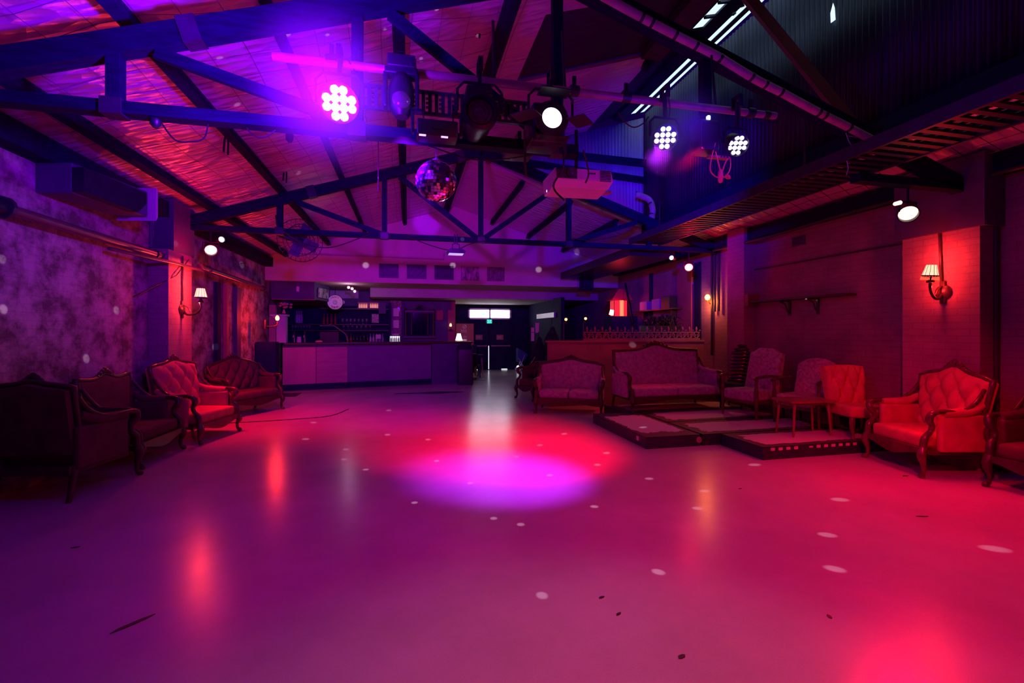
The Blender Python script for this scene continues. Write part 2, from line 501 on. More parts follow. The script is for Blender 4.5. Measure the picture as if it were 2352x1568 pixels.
struct(MB().prism([(p.y-.03,p.z-.10),(p.y+.03,p.z-.10),(p.y+.035,p.z+.02),(p.y,p.z+.12),(p.y-.02,p.z+.05)], XW-.035, XW-.03, 'X').build('window_5', SKY))  # added glowing sliver for daylight through a tear in the sheet
# timber rails on the end wall
struct(MB().bar((2.2,YM-.06,zright(2.2)+.3),(XW,YM-.06,zright(XW)+1.05),.07,.13).bar((2.9,YM-.07,zright(2.9)+.75),(XW,YM-.07,zright(2.9)+.72),.05,.16).build('trim_8', M['beam']))
struct(MB().span((XW-.07,-4,zright(XW)-.10),(XW+.05,YM,zright(XW)+.08)).build('trim_9', M['beam']))

# back bulkhead over the bar
mb = MB()
poly = [(XL-.1,2.8),(XR+.1,2.8),(XR+.1,zright(XR+.1)),(RIDGE,zroof(RIDGE)),(XL-.1,zroof(XL-.1))]
mb.prism(poly, YB, YB+.15)
struct(mb.build('wall_back', M['plaster']))
# lower ceilings behind it
struct(MB().span((XL,YB+.15,2.8),(XR,14.3,2.9)).build('ceiling_bar', M['ceil_low']))
struct(MB().span((-1.1,14.3,2.52),(XR,17.7,2.62)).build('ceiling_entry', M['ceil_low']))
struct(MB().span((XL,14.3,2.8),(-1.1,15.45,2.9)).build('ceiling_bar_rear', M['ceil_low']))
struct(MB().span((-1.1,14.2,2.52),(XR,14.3,2.85)).build('wall_beam', M['ceil_low']))
struct(MB().span((XL,15.3,0),(1.45,15.45,2.8)).build('wall_bar_back', M['darkwall']))
struct(MB().span((1.40,15.3,0),(1.55,17.5,2.55)).build('wall_entry_left', M['redwall']))
struct(MB().span((1.5,17.4,0),(6.3,17.55,2.6)).build('wall_entry', M['blackwall']))
struct(MB().span((4.62,13.4,0),(4.74,17.4,2.55)).build('wall_entry_right', M['blackwall']))
# end behind the camera left open so navy world light fills the shadows

# pale patch of wall above the back bar
a, b = at(753,684,15.25), at(823,662,15.25)
struct(MB().span((a.x,15.27,a.z),(b.x,15.3,min(b.z,2.79))).build('trim_10', M['plaster']))

# half-height partition behind the sofas
PY = 8.62
struct(MB().span((2.72,PY,0),(XR,PY+.1,1.30)).build('wall_partition', M['partition']))
struct(MB().span((2.68,PY-.02,1.27),(XR,PY+.12,1.31)).build('trim_11', M['partition']))

# entry doors (window_n / door_n)
def door(name, x0, x1, bar_side):
    r = bpy.data.objects.new(name, None); COL.objects.link(r); r.location = (0,0,0); struct(r)
    y = 17.38
    MB().span((x0,y-.05,.03),(x1,y,1.80)).build('door_panel', M['blackwall'], r)
    MB().bar((x0+.08,y-.12,.93),(x1-.08,y-.12,.93),.03,.04).box(((x0+.1),y-.08,.93),(.05,.08,.06)).box(((x1-.1),y-.08,.93),(.05,.08,.06)).build('push_bar', M['pipe'], r)
    sx = x0+.42 if bar_side else x0+.30
    MB().span((sx-.14,y-.06,1.16),(sx+.14,y-.05,1.36)).build('notice', M['redwall'], r)
    t = MB()
    for q in range(4):
        t.span((sx-.11,y-.064,1.31-.035*q-.006),(sx+.11-(.05 if q % 2 else 0),y-.06,1.31-.035*q+.006))
    t.build('notice_lettering', M['paper'], r)
    return r
door('door_1', 2.36, 3.03, False)
door('door_2', 3.06, 3.95, True)
# daylight leaking at the meeting stiles and sill
LEAK = glow('daylight_gap', (.85,.9,1.0), 3.0)
struct(MB().span((3.03,17.37,.03),(3.055,17.375,.93)).span((2.30,17.37,.012),(2.62,17.375,.035)).span((3.55,17.37,.012),(3.78,17.375,.05)).build('trim_12', LEAK))
# transom window
r = bpy.data.objects.new('window_4', None); COL.objects.link(r); struct(r)
a, b = at(1075,733,17.38), at(1173,709,17.38)
MB().span((a.x,17.30,a.z),(b.x,17.40,a.z+.06)).span((a.x,17.30,b.z-.06),(b.x,17.40,b.z)).span((a.x,17.30,a.z),(a.x+.06,17.40,b.z)).span((b.x-.06,17.30,a.z),(b.x,17.40,b.z)).span(((a.x+b.x)/2-.03,17.30,a.z),((a.x+b.x)/2+.03,17.40,b.z)).build('window_frame', M['white'], r)
MB().span((a.x+.05,17.36,a.z+.05),(b.x-.05,17.375,b.z-.05)).build('window_pane', glow('daylit_pane', (.90,.85,1.0), 9.0), r)
# ================================================================ ROOF FRAME
def truss(Y, label, dz, w=.09, right=True, posts=(-2.03,-.39,1.27,2.93,4.58), cut=False):
    r = thing('roof_truss', label, 'roof truss', (RIDGE, Y, 3.14), group='dark roof trusses')
    o = Vector((RIDGE, Y, 3.14))
    def zc(X): return zroof(X if X < RIDGE else 2*RIDGE-X)-.245+dz
    def part(name, *bars):
        mb = MB()
        for a, b, ww, hh in bars: mb.bar(Vector(a)-o, Vector(b)-o, ww, hh)
        return mb.build(name, M['beam'], r)
    def P(X, z=None): return (X, Y, zc(X) if z is None else z)
    part('top_chord', (P(-3.5), P(RIDGE), w, .165))
    part('top_chord', (P(RIDGE), P(6.1), w, .165))
    zb = 3.12+dz*.4
    if cut:
        part('bottom_chord', ((-3.5,Y,zb),(1.45,Y,zb), w, .085)); part('bottom_chord', ((4.5,Y,zb),(6.1,Y,zb), w, .085))
    else: part('bottom_chord', ((-3.5,Y,zb),(6.1,Y,zb), w, .085))
    for X in posts:
        part('post', ((X,Y,3.10 if not cut or X < 1.5 else 3.55),(X,Y,zc(X)), .085, .085))
    for a, b in ((-2.03,-.39),(-.39,1.27),(4.58,2.93),(2.93,1.27))[:2 if cut else 4]:
        s = 1 if b > a else -1
        part('diagonal', (P(a+.25*s, zc(a)-.02), (b-.05*s, Y+.05, 3.16), .05, .085))
    # splice plates and bolts
    for X in (-1.55,.9):
        MB().bar(Vector(P(X-.06))-o+Vector((0,-.005,0)), Vector(P(X+.06))-o+Vector((0,-.005,0)), w+.015, .19).build('splice_plate', M['steel'], r)
    for X in posts[:3 if cut else -1]:
        MB().box(Vector((X,Y-.01,3.12+dz*.4))-o, (.13,w+.012,.115)).build('gusset_plate', M['steel'], r)
    return r
truss(3.79, 'nearer dark roof truss crossing the top left above the spotlights', -.10, .11, posts=(-2.03,-.39,1.27,2.74), cut=True)
truss(8.06, 'farther roof truss behind the mirror ball and projector', 0.0)

names = ['lowest dark purlin along the left eave of the roof', 'second dark purlin up from the left wall', 'dark purlin running up behind the bright left LED lamp',
         'dark purlin directly behind the moving head lamp', 'dark purlin nearest the roof ridge, behind the mirror ball']
for X, nm in zip((-3.05,-2.03,-1.1,-.09,1.02), names):
    mb = MB(); zz = zroof(X)-.075
    mb.bar((0,-7.5,0),(0,8.1,0), .09 if X < 1 else .11, .13)
    o = mb.build('roof_purlin', M['beam'], loc=(X,4.6,zz)); o.rotation_euler = (0,-math.atan(SL),0)
    tag(o, nm, 'roof beam', 'dark purlins under the left roof slope')
for X, nm in zip((2.3,3.35,4.4), ('purlin high on the far right roof slope', 'purlin halfway down the far right roof slope', 'lowest purlin on the far right roof slope')):
    o = MB().bar((0,-1.75,0),(0,1.75,0),.09,.13).build('roof_purlin', M['beam'], loc=(X,10.85,zright(X)-.075)); o.rotation_euler = (0,math.atan(SL),0)
    tag(o, nm, 'roof beam', 'purlins under the far right roof slope')
# loose rafters crossing the monitor
o = MB().bar((0,0,0), at(1560,55,6.1)-at(1480,140,6.25), .18, .10).build('rafter', M['beam'], loc=at(1480,140,6.25)-Vector((0,0,.10))); tag(o, 'broken black rafter stub against the dark roof deck', 'roof beam')
o = MB().bar((0,0,0), Vector((3.52,6.15,5.46))-Vector((3.52,3.4,5.46)), .30, .12).build('rafter', M['deck'], loc=(3.52,3.4,zroof(3.52)-.10)); tag(o, 'wide black rafter beside the white roof sheets', 'roof beam')
a, b = at(1690,-40,4.7), at(1962,292,4.0)
o = MB().bar((0,0,0), b-a, .10, .10).build('steel_brace', mat('red_oxide_steel', (.13,.035,.035), .55, metal=.3), loc=a); tag(o, 'red-brown diagonal brace in front of the corrugated wall', 'brace')

# wire safety mesh below the foil
mb = MB()
random.seed(3)
def sag(X, Y): return -.03-.05*abs(math.sin(1.9*X+.7)*math.sin(1.35*Y))-.02*math.sin(5*X+2.3*Y)
Y = 1.2
while Y < 12.6:
    pts = []
    X = -3.5
    while X < 1.46:
        pts.append((X, Y+.03*math.sin(3*X+Y), zroof(X)+sag(X, Y))); X += .31
    mb.tube(pts, .0024, 3, cap=False); Y += .31
X = -3.45
while X < 1.46:
    pts = [(X+.02*math.sin(2*y), y, zroof(X)+sag(X, y)) for y in [1.2+.42*k for k in range(28)]]
    mb.tube(pts, .0024, 3, cap=False); X += .29
o = mb.build('safety_mesh', mat('mesh_wire', (.10,.08,.12), .6, var=.2), fix=False); tag(o, 'thin wire safety mesh stretched under the left foil ceiling', 'wire mesh')
mb = MB()
Y = -1
while Y < 9:
    mb.tube([(x, Y+.05*math.sin(9*x+Y), zright(x)-.05-.06*math.sin((x-5.0)*2.6)) for x in (5.0,5.3,5.6,5.9,6.15)], .004, 3, cap=False); Y += .26
for k in range(7):
    mb.tube([(5.02+.18*k, y, zright(5.02+.18*k)-.05-.06*math.sin((.18*k)*2.6)+.02*math.sin(3*y+k)) for y in [-1+.5*j for j in range(21)]], .004, 3, cap=False)
o = mb.build('safety_mesh', M['cable'], fix=False); tag(o, 'drooping wire netting under the right eave panels', 'wire mesh')

# ================================================================ LIGHTING BAR
BY, BZ = 3.58, 3.5
r = thing('lighting_bar', 'long pale pipe slung across the roof carrying the stage lamps', 'lighting pipe', (1.2,BY,BZ))
MB().tube([(-2.15,0,-.02),(2.13,0,0)], .032, 14).build('pipe', M['pipe'], r, smooth=50)
for x in (-1.75,.15,.62,1.86):
    MB().lathe([(.037,-.04),(.044,-.035),(.044,.035),(.037,.04)], (x,0,0), 14, 'X').box((x,0,.07),(.03,.02,.1)).build('pipe_clamp', M['black'], r)
MB().lathe([(.033,2.02-.02),(.036,2.02-.02),(.036,2.06),(.033,2.06)], (0,0,0), 14, 'X').build('tape_band', M['tape'], r)
for x in (-.52,.08,1.52):
    MB().tube([(x,.03,.03),(x,.10,.55 if x < 1 else .62)], .012, 6).build('hanger', M['black'], r)

# slotted steel channel hung under it
a, b = at(826,220,3.72), at(1215,262,3.72)
r = thing('slotted_channel', 'slotted black steel channel behind the stage lamps', 'steel channel', a)
d = b-a
mb = MB()
L = d.length
mb.box((L/2,0,.085),(L,.03,.022)).box((L/2,0,-.085),(L,.03,.022))
x = .02; i = 0
while x < L:
    mb.box((x,0,0),(.028,.02,.16))
    if i % 2: mb.box((x+.03,0,0),(.02,.02,.012)).box((x+.03,0,.035),(.02,.02,.012)).box((x+.03,0,-.035),(.02,.02,.012))
    x += .052; i += 1
o = mb.build('channel_web', M['steel'], r); o.rotation_euler = (0,-math.atan2(d.z, d.x),0)
for hx, hz in ((0,.35),(1.01,.28)): MB().span((hx-.01,-.012,.09),(hx+.01,.012,hz)).build('hanger', M['black'], r)

def aim(o, loc, target):
    o.location = loc
    o.rotation_euler = (Vector(target)-Vector(loc)).to_track_quat('-Y', 'Z').to_euler()

LEDW = glow('led_white_blue', (.93,.90,1.0), 1.5)
LEDB = glow('led_blue', (.90,.88,1.0), 1.5)
def yoke_clamp(r, R, hook_to, ylen=.0):
    """U bracket and hook clamp, built upright in the lamp's own frame"""
    mb = MB()
    w = R+.03
    mb.tube([(-w,0,0),(-w,0,R*1.15),(-w*.7,0,R*1.55),(w*.7,0,R*1.55),(w,0,R*1.15),(w,0,0)], .011, 6)
    mb.build('yoke', M['blackmetal'], r)
    MB().box((0,0,R*1.55+(hook_to-R*1.55)/2),(.028,.02,hook_to-R*1.55)).box((0,-.045,hook_to),(.035,.016,.10)).box((0,.045,hook_to),(.035,.016,.10)).box((0,0,hook_to+.05),(.035,.10,.016)).build('hook_clamp', M['black'], r)

def led_par(label, loc, target, R, lensmat, drop, fat=.44):
    r = thing('led_par_lamp', label, 'stage light', loc, group='blue LED lamps on the lighting bar')
    q = (Vector(target)-Vector(loc)).to_track_quat('-Y', 'Z').to_matrix().to_4x4()
    mb = MB().lathe([(R*.55,-.16),(R*.8,-.14),(R*1.0,-.02),(R*1.08,.02),(R*1.08,.035),(R*.98,.035),(R*.96,.008),(0,.008)], axis='Y', seg=28, M=q)
    hs = mb.build('housing', M['blackmetal'], r, smooth=40)
    s = R*.46
    for row, cnt in ((1.5,2),(.5,4),(-.5,4),(-1.5,2)):
        for c in range(cnt):
            x, z = (c-(cnt-1)/2)*s, row*s
            MB().lathe([(s*fat,.008),(s*fat,.016),(s*fat*.85,.024),(s*.15,.03),(0,.031)], (x,0,z), 14, 'Y', M=q@Matrix.Scale(1.0,4)).build('led_lens', lensmat, hs, smooth=60)
    yoke_clamp(r, R*1.08, drop)
    MB().tube([(.03,.14,.02),(.09,.2,.12),(.12,.12,drop-.1),(.05,.03,drop)], .006, 6, smooth=5).build('power_cable', M['cable'], r)
    return r
CAMT = Vector((0,-1.5,.4))
L1 = at(780,237,3.5); L2 = at(1527,316,3.45); L3 = at(1693,333,3.45)
led_par('dazzling LED lamp at the left end of the lighting bar', L1, (-.35,-.5,1.0), .125, LEDW, BZ-L1.z, .54)
led_par('blue LED lamp glowing in front of the corrugated wall', L2, (.9,0,1.3), .098, LEDB, BZ-L2.z)
led_par('rightmost blue LED lamp, above the orange cord', L3, (1.9,0,.6), .088, LEDB, BZ-L3.z)

# moving head
p = at(922,222,3.5)
r = thing('moving_head_lamp', 'dark moving-head lamp hanging right of the dazzling LED lamp', 'stage light', p)
MB().lathe([(0,-.16),(.05,-.155),(.085,-.10),(.095,0),(.088,.08),(.065,.15),(.03,.165),(0,.166)], seg=24).build('head', M['black'], r, smooth=50)
MB().lathe([(.06,.0),(.066,.01),(.05,.03),(0,.035)], (0,-.07,-.06), 18, 'Y').build('lens', M['lens'], r, smooth=50)
MB().box((-.115,0,.03),(.03,.09,.26), bev=.012).box((.115,0,.03),(.03,.09,.26), bev=.012).box((0,0,.17),(.24,.11,.05), bev=.012).build('yoke', M['blackmetal'], r, smooth=40)
MB().box((0,0,.23),(.2,.16,.09), bev=.01).box((.105,-.02,.23),(.006,.1,.05)).build('base', M['black'], r, smooth=40)
MB().box((0,0,.29),(.05,.07,.06)).build('hook_clamp', M['blackmetal'], r)

# unlit black fresnel with a round lens
p = at(1102,258,3.42)
r = thing('fresnel_lamp', 'unlit round black theatre lamp between mirror ball and white spotlight', 'stage light', p)
MB().lathe([(.09,-.30),(.115,-.28),(.125,-.06),(.14,-.03),(.14,.03),(.112,.035),(.105,.0),(0,.0)], axis='Y', seg=30).build('housing', M['blackmetal'], r, smooth=40)
MB().lathe([(.104,.0),(.09,.012),(.075,.006),(.06,.016),(.045,.008),(.03,.02),(0,.024)], axis='Y', seg=26).build('lens', M['lens'], r, smooth=25)
yoke_clamp(r, .14, BZ-p.z)
MB().box((0,.1,.17),(.2,.2,.05)).box((0,.16,.215),(.1,.1,.05)).build('top_vent', M['black'], r)

# bright white fresnel with barn doors
p = at(1265,275,3.42); PW = p
r = thing('fresnel_lamp', 'bright white theatre spotlight right of centre on the lighting bar', 'stage light', p)
MB().box((0,.18,.0),(.27,.30,.30), bev=.03).lathe([(.125,-.02),(.135,.0),(.135,.035),(.105,.035)], seg=28, axis='Y').build('housing', M['blackmetal'], r, smooth=40)
MB().lathe([(.085,.03),(.07,.045),(.04,.055),(0,.06)], axis='Y', seg=26).build('lens', glow('white_lamp_face', (1.0,.99,.97), 1.8), r, smooth=60)
for s in (-1, 1):
    MB().bar((s*.17,-.02,-.02),(s*.27,-.12,-.02),.20,.006,).build('barn_door', M['black'], r)
MB().box((0,-.09,.17),(.24,.14,.006)).build('barn_door', M['black'], r)
MB().box((0,-.06,-.17),(.24,.10,.006)).box((-.11,-.02,-.215),(.10,.03,.035)).box((.06,-.02,-.20),(.06,.03,.012)).build('barn_door', M['blackmetal'], r)
yoke_clamp(r, .15, BZ-p.z)
MB().tube([(.02,.34,0),(.16,.36,.1),(.18,.2,-.25),(.12,.3,-.42),(.2,.25,-.55)], .009, 6, smooth=6).build('power_cable', M['cable'], r)

# wide effect fixture hung by two arms under the truss chord
p = at(1004,303,3.46)
r = thing('effect_light', 'wide black effect light right above the mirror ball', 'stage light', p)
MB().box((0,0,0),(.30,.16,.12), bev=.015).box((0,-.085,0),(.07,.01,.03)).build('housing', M['black'], r, smooth=40)
MB().box((-.18,0,.06),(.025,.05,.17), bev=.006).box((.18,0,.06),(.025,.05,.17), bev=.006).box((-.15,0,.14),(.08,.05,.02)).box((.15,0,.14),(.08,.05,.02)).build('bracket', M['blackmetal'], r, smooth=40)
IND = glow('pale_indicator', (.7,.6,1.0), 1.2)
for hx in (-.11,.05): MB().box((hx,-.07,-.063),(.05,.02,.006)).build('indicator', IND, r)
for hx in (-.1,.12): MB().tube([(hx,0,.06),(hx,0,.21)], .006, 6).build('hanger', M['black'], r)
# laser box with two blue dots
p = at(1190,348,3.98)
r = thing('laser_box', 'small black laser box with blue dots, below the white spotlight', 'stage light', p)
MB().box((0,0,0),(.24,.2,.11), bev=.012).build('housing', M['black'], r, smooth=40)
for x, z in ((-.10,.015),(-.07,-.01),(-.045,.0)):
    MB().lathe([(.018,0),(.014,.01),(0,.012)], (x,-.1,z), 12, 'Y').build('laser_lens', glow('laser_blue', (.45,.5,1.0), 2.5), r)
MB().box((0,0,.10),(.03,.12,.12)).build('bracket', M['blackmetal'], r)
# dark fixture between the two right LED lamps
p = at(1618,318,3.5)
r = thing('dimmer_box', 'black fixture with a blue pilot light between the right LED lamps', 'stage light', p)
MB().box((0,0,0),(.18,.16,.26), bev=.012).build('housing', M['black'], r, smooth=40)
MB().box((-.02,-.085,.15),(.02,.01,.02)).box((-.02,-.08,.14),(.03,.02,.03)).build('pilot_light', glow('pilot_blue', (.45,.55,1.0), 2.0), r)
MB().box((0,0,.17),(.03,.05,.10)).build('hook_clamp', M['blackmetal'], r)

# mirror ball
BC = at(1002,416,3.95)
r = thing('mirror_ball', 'mirror ball of small square glass tiles hung on a chain', 'mirror ball', BC)
R = .172
MIR = mat('mirror_tile', (.88,.84,.90), .10, metal=.94, var=.06)
mb = MB(); grout = MB()
grout.lathe([(R*.985*math.sin(PI*k/24), -R*.985*math.cos(PI*k/24)) for k in range(25)], seg=36)
random.seed(11)
rows = 21
for j in range(rows):
    th = PI*(j+.5)/rows
    cnt = max(4, int(2*PI*math.sin(th)*rows/PI))
    h = PI/rows*.45
    for k in range(cnt):
        ph = 2*PI*k/cnt; w = PI/cnt*.90
        tx, tz = random.uniform(-.10,.10), random.uniform(-.10,.10)
        n = Vector((math.sin(th)*math.cos(ph), math.sin(th)*math.sin(ph), math.cos(th)))
        e1 = Vector((-math.sin(ph), math.cos(ph), 0)); e2 = n.cross(e1)
        c = n*R
        hw, hh = w*R*math.sin(th), h*R
        vs = []
        for sx, sy in ((-1,-1),(1,-1),(1,1),(-1,1)):
            vs.append(c+e1*hw*sx+e2*hh*sy+n*(tx*hw*sx+tz*hh*sy))
        mb.add(vs+[v-n*.006 for v in vs], [(0,1,2,3),(0,4,5,1),(1,5,6,2),(2,6,7,3),(3,7,4,0)])
o = mb.build('mirror_tiles', MIR, r, fix=False)
o.data.materials.append(mat('mirror_tile_dark', (.03,.02,.06), .12, var=.2)); o.data.materials.append(mat('mirror_tile_pale', (.80,.66,.80), .25, metal=.6, var=.1))  # dark and pale tiles put uneven reflections into the colour
rt = random.Random(5)
for k in range(len(o.data.polygons)//5):
    q = rt.random(); mi = 1 if q < .16 else (2 if q > .80 else 0)
    for j in range(5): o.data.polygons[5*k+j].material_index = mi
grout.build('core', M['black'], r, smooth=60)
MB().lathe([(.0,.16),(.03,.162),(.032,.185),(.012,.19),(.010,.205),(0,.206)], seg=14).build('motor_cap', M['pipe'], r, smooth=40)
mb = MB()
for k in range(8):
    z = .205+.032*k
    a = 0 if k % 2 else PI/2
    mb.tube([(.011*math.cos(t)*math.cos(a), .011*math.cos(t)*math.sin(a), z+.02+.022*math.sin(t)) for t in [2*PI*i/8 for i in range(9)]], .003, 5, cap=False)
mb.build('chain', M['pipe'], r)

# projector
p = at(1325,423,4.3)
r = thing('projector', 'white projector hanging upside down below the white spotlight', 'projector', p, -.05)
w2, d2, h2 = .30, .36, .105
poly = [(-w2,-d2/2+.0),(w2,-d2/2),(w2,-d2/2+.06),(w2-.07,d2/2),(-w2+.02,d2/2),(-w2,d2/2-.05)]
mb = MB()
# casing tapering towards its (lower) back
vs = [(-w2*.94,-.20,.085),(w2*.94,-.20,.085),(w2,.22,.085),(-w2,.22,.085),(-w2*.98,-.22,-.03),(w2,-.22,-.03),(w2*.98,.20,-.085),(-w2*.96,.20,-.085),(-w2*.93,-.13,-.085),(w2*.90,-.13,-.085)]
mb.add(vs, [(0,1,2,3),(0,4,5,1),(4,8,9,5),(8,7,6,9),(2,6,7,3),(1,5,9,6,2),(0,3,7,8,4)])
o = mb.build('casing', M['white'], r, smooth=30)
bv = o.modifiers.new('edge', 'BEVEL'); bv.width = .012; bv.segments = 3
MB().box((-.17,-.214,.028),(.20,.022,.10)).build('lens_bay', M['black'], r)
MB().lathe([(.035,0),(.045,.012),(.045,.03),(.03,.03),(.022,.02),(0,.024)], (-.13,-.222,.03), 18, 'Y').build('lens', M['lens'], r, smooth=40)
mb = MB()
for k in range(7): mb.box((.215,-.222,.066-.016*k),(.11,.008,.006))
mb.build('vent_slats', M['steel'], r)
mb = MB()
for k in range(4): mb.box((.055+.018*k,-.219,.038),(.012,.006,.014 if k % 2 else .010))
mb.build('badge', M['steel'], r)
MB().tube([(0,.02,.08),(0,.02,.55)], .018, 8).box((0,.02,.10),(.2,.16,.03)).build('ceiling_bracket', M['blackmetal'], r)
MB().tube([(.28,.2,-.02),(.38,.22,-.01),(.46,.25,.02)], .018, 8, smooth=4).build('cable_sleeve', M['conduit'], r)

# orange extension cord with plugs and its black power strip
p = at(1650,345,3.5)
r = thing('power_strip', 'red-lit horizontal power strip hung under the rightmost LED lamp', 'power strip', at(1650,362,3.52))
MB().box((0,0,0),(.21,.05,.022), bev=.004).build('case', mat('strip_plastic', (.5,.2,.22), .5), r)
mb = MB()
for k in range(3): mb.box((.01+.03*k,-.027,0),(.014,.006,.012))
mb.build('socket', M['black'], r)
MB().tube([(-.09,0,.01),(-.04,.01,.12),(-.01,.02,.25)], .004, 5).tube([(.09,0,.01),(.05,.01,.12),(.02,.02,.25)], .004, 5).build('hanging_cord', M['cable'], r)
def cordpts(px, Y): return [at(u, v, Y+.01*k) for k, (u, v) in enumerate(px)]
o = MB().tube(cordpts([(1643,328),(1637,350),(1632,375),(1632,392),(1640,403),(1652,408),(1664,406),(1674,395),(1678,380),(1677,364)], 3.42), .0055, 7, smooth=5).tube(cordpts([(1641,336),(1645,355),(1651,378),(1654,392)], 3.44), .0055, 7, smooth=4).tube(cordpts([(1671,364),(1664,378),(1660,392)], 3.44), .0055, 7, smooth=4).build('extension_cord', M['orange'], smooth=50)
tag(o, 'orange extension cord looping below the rightmost LED lamp', 'cord')
p = at(1655,405,3.4)
r = thing('cord_plug', 'orange cord plug dangling in the loop of orange cord', 'plug', p)
MB().lathe([(.008,.062),(.012,.05),(.02,.035),(.021,-.012),(.017,-.045),(.01,-.055)], seg=12).build('plug_body', M['orange'], r, smooth=40)
MB().lathe([(.022,.0),(.023,-.006),(.022,-.012)], seg=12).build('collar', M['orange'], r)
o = MB().tube([(0,0,0),(.03,.01,-.006),(.055,.02,-.012)], [.018,.019,.006], 8).build('cord_plug', M['orange'], loc=at(1668,404,3.45)); tag(o, 'flat orange plug lying sideways behind the dangling plug', 'plug')

# ================================================================ CABLE TRAYS AND DUCTS ON THE RIGHT
p = Vector((4.62,0,3.24))
r = thing('cable_tray', 'long perforated cable tray under the right roof slope', 'cable tray', p)
mb = MB()
mb.span((-.34,-2,-.02),(-.30,8.3,.10)).span((.30,-2,-.02),(.34,8.3,.10))
mb.build('side_rail', M['steel'], r)
mb = MB()
y = -1.9
while y < 8.3:
    mb.span((-.30,y,-.01),(.30,y+.055,.012)); y += .12
o = mb.build('rungs', M['steel'], r); tag(o, kind='stuff')
mb = MB()
random.seed(5)
for k in range(5):
    x = -.2+.1*k
    mb.tube([(x+.03*math.sin(1.3*y+k), y, .03+.012*(k % 2)) for y in [-1.9+.6*j for j in range(18)]], .016, 6)
mb.build('cable_run', M['cable'], r)
for y in (1.2,4.2,7.2):
    for hx, hz in ((-.32,.55),(.32,.38)): MB().bar((hx,y,.08),(hx,y,hz),.02,.02).build('hanger', M['steel'], r)
o = MB().span((4.30,8.3,3.0),(5.3,12.5,3.18)).build('air_duct', M['blackmetal']); tag(o, 'dark flat air duct continuing past the cable tray to the bulkhead', 'duct')
r = thing('louvre_column', 'dark slatted louvre box on the bulkhead end of the duct', 'vent box', at(1347,640,12.55))
MB().box((0,0,0),(.34,.25,.66)).build('case', M['blackwall'], r)
mb = MB()
for k in range(9): mb.box((0,-.13,-.28+.07*k),(.28,.02,.012))
mb.build('louvres', M['steel'], r)

# flexible duct strapped along the nearer truss
def duct(name, label, pts, rad, straps, Msub=M['conduit']):
    r = thing(name, label, 'duct', pts[0])
    o = pts[0]
    Q = [p-o for p in pts]
    db = MB().tube(Q, rad, 14, smooth=8).build('duct_body', Msub, r, smooth=50)
    for s in straps:
        i = int(s); f = s-i
        c = Q[i].lerp(Q[i+1], f); d = (Q[i+1]-Q[i]).normalized()
        MB().tube([c-d*.014, c+d*.014], rad*1.08, 12).build('strap', M['tape'], db, smooth=40)
    MB().tube([q+Vector((0,.02,rad+.012)) for q in Q], .008, 6, smooth=5).build('cable', M['cable'], r)
    return r
DY = 3.68
pts = [at(u, v, DY) for u, v in ((1330,-40),(1390,-6),(1470,38),(1560,85),(1645,128),(1735,182),(1800,215),(1880,258),(1950,293),(2005,322))]
duct('flexible_duct', 'pale flexible duct with black straps sweeping down from top centre', pts, .037, (2.05,2.3,2.9,3.45,4.1,4.9,5.35,5.9,7.0,7.2,8.0))
pts = [at(2060,372,4.6), at(2105,385,4.5), at(2160,393,4.4), at(2255,396,4.2), at(2310,412,4.1), at(2400,438,4.0)]
duct('flexible_duct', 'short pale flexible duct under the right eave', pts, .045, (2.1,3.1))
pts = [at(1462,447,8.4), at(1490,458,8.3), at(1499,480,8.2), at(1497,500,8.2), at(1494,528,8.2)]
duct('flexible_duct', 'curved pale duct bending down beside the far corrugated panel', pts, .06, (1.5,2.6))
# loose white wires where the duct ends
for lab, px in (('thin white wire looping off the end of the long duct', ((1943,305),(1950,325),(1962,345),(1950,352),(1944,362),(1948,385),(1944,402))),
                ('thin white wire running from the long duct to the cable tray', ((1948,312),(1975,316),(2002,318),(2012,324)))):
    o = MB().tube([at(u, v, 3.75) for u, v in px], .004, 5, smooth=5).build('loose_wire', M['white']); tag(o, lab, 'wire')

# swagged black cables under the trusses
def swag(label, px, Y, rad=.006):
    o = MB().tube([at(u, v, Y) for u, v in px], rad, 5, smooth=5).build('hanging_cable', M['cable']); tag(o, label, 'cable', 'black cables slung under the roof trusses')
swag('black cable drooping below the nearer truss at far left', ((360,265),(400,320),(440,325),(470,315),(480,268)), 3.8)
swag('black cable loop hanging left of the dazzling LED lamp', ((556,272),(575,305),(600,316),(625,305),(655,275)), 3.8)
swag('black cable swag under the farther truss at left', ((650,530),(700,560),(760,568),(830,545),(850,536)), 8.0, .009)
swag('black cable swag under the farther truss near the hanging floodlight', ((930,540),(985,562),(1040,575),(1080,560),(1120,552)), 8.0, .009)
swag('black cable from the effect light down to the far king post', ((935,315),(1000,340),(1080,365),(1150,366),(1220,356)), 3.9, .006)
swag('black cable hanging straight down beside the projector', ((1205,300),(1206,345),(1206,375),(1209,405)), 3.6, .010)
swag('black cable swag between the white spotlight and the right LED lamp', ((1340,345),(1352,395),(1345,420)), 3.7, .008)
swag('pink-lit cable loop right of the white spotlight', ((1420,258),(1435,280),(1455,292),(1475,285),(1490,268)), 3.7, .006)
swag('thin cable dropping from the moving head lamp', ((868,305),(869,360),(868,440)), 5.0, .006)
swag('cable along the far right eave of the roof', ((1300,545),(1360,552),(1420,540)), 8.0, .008)
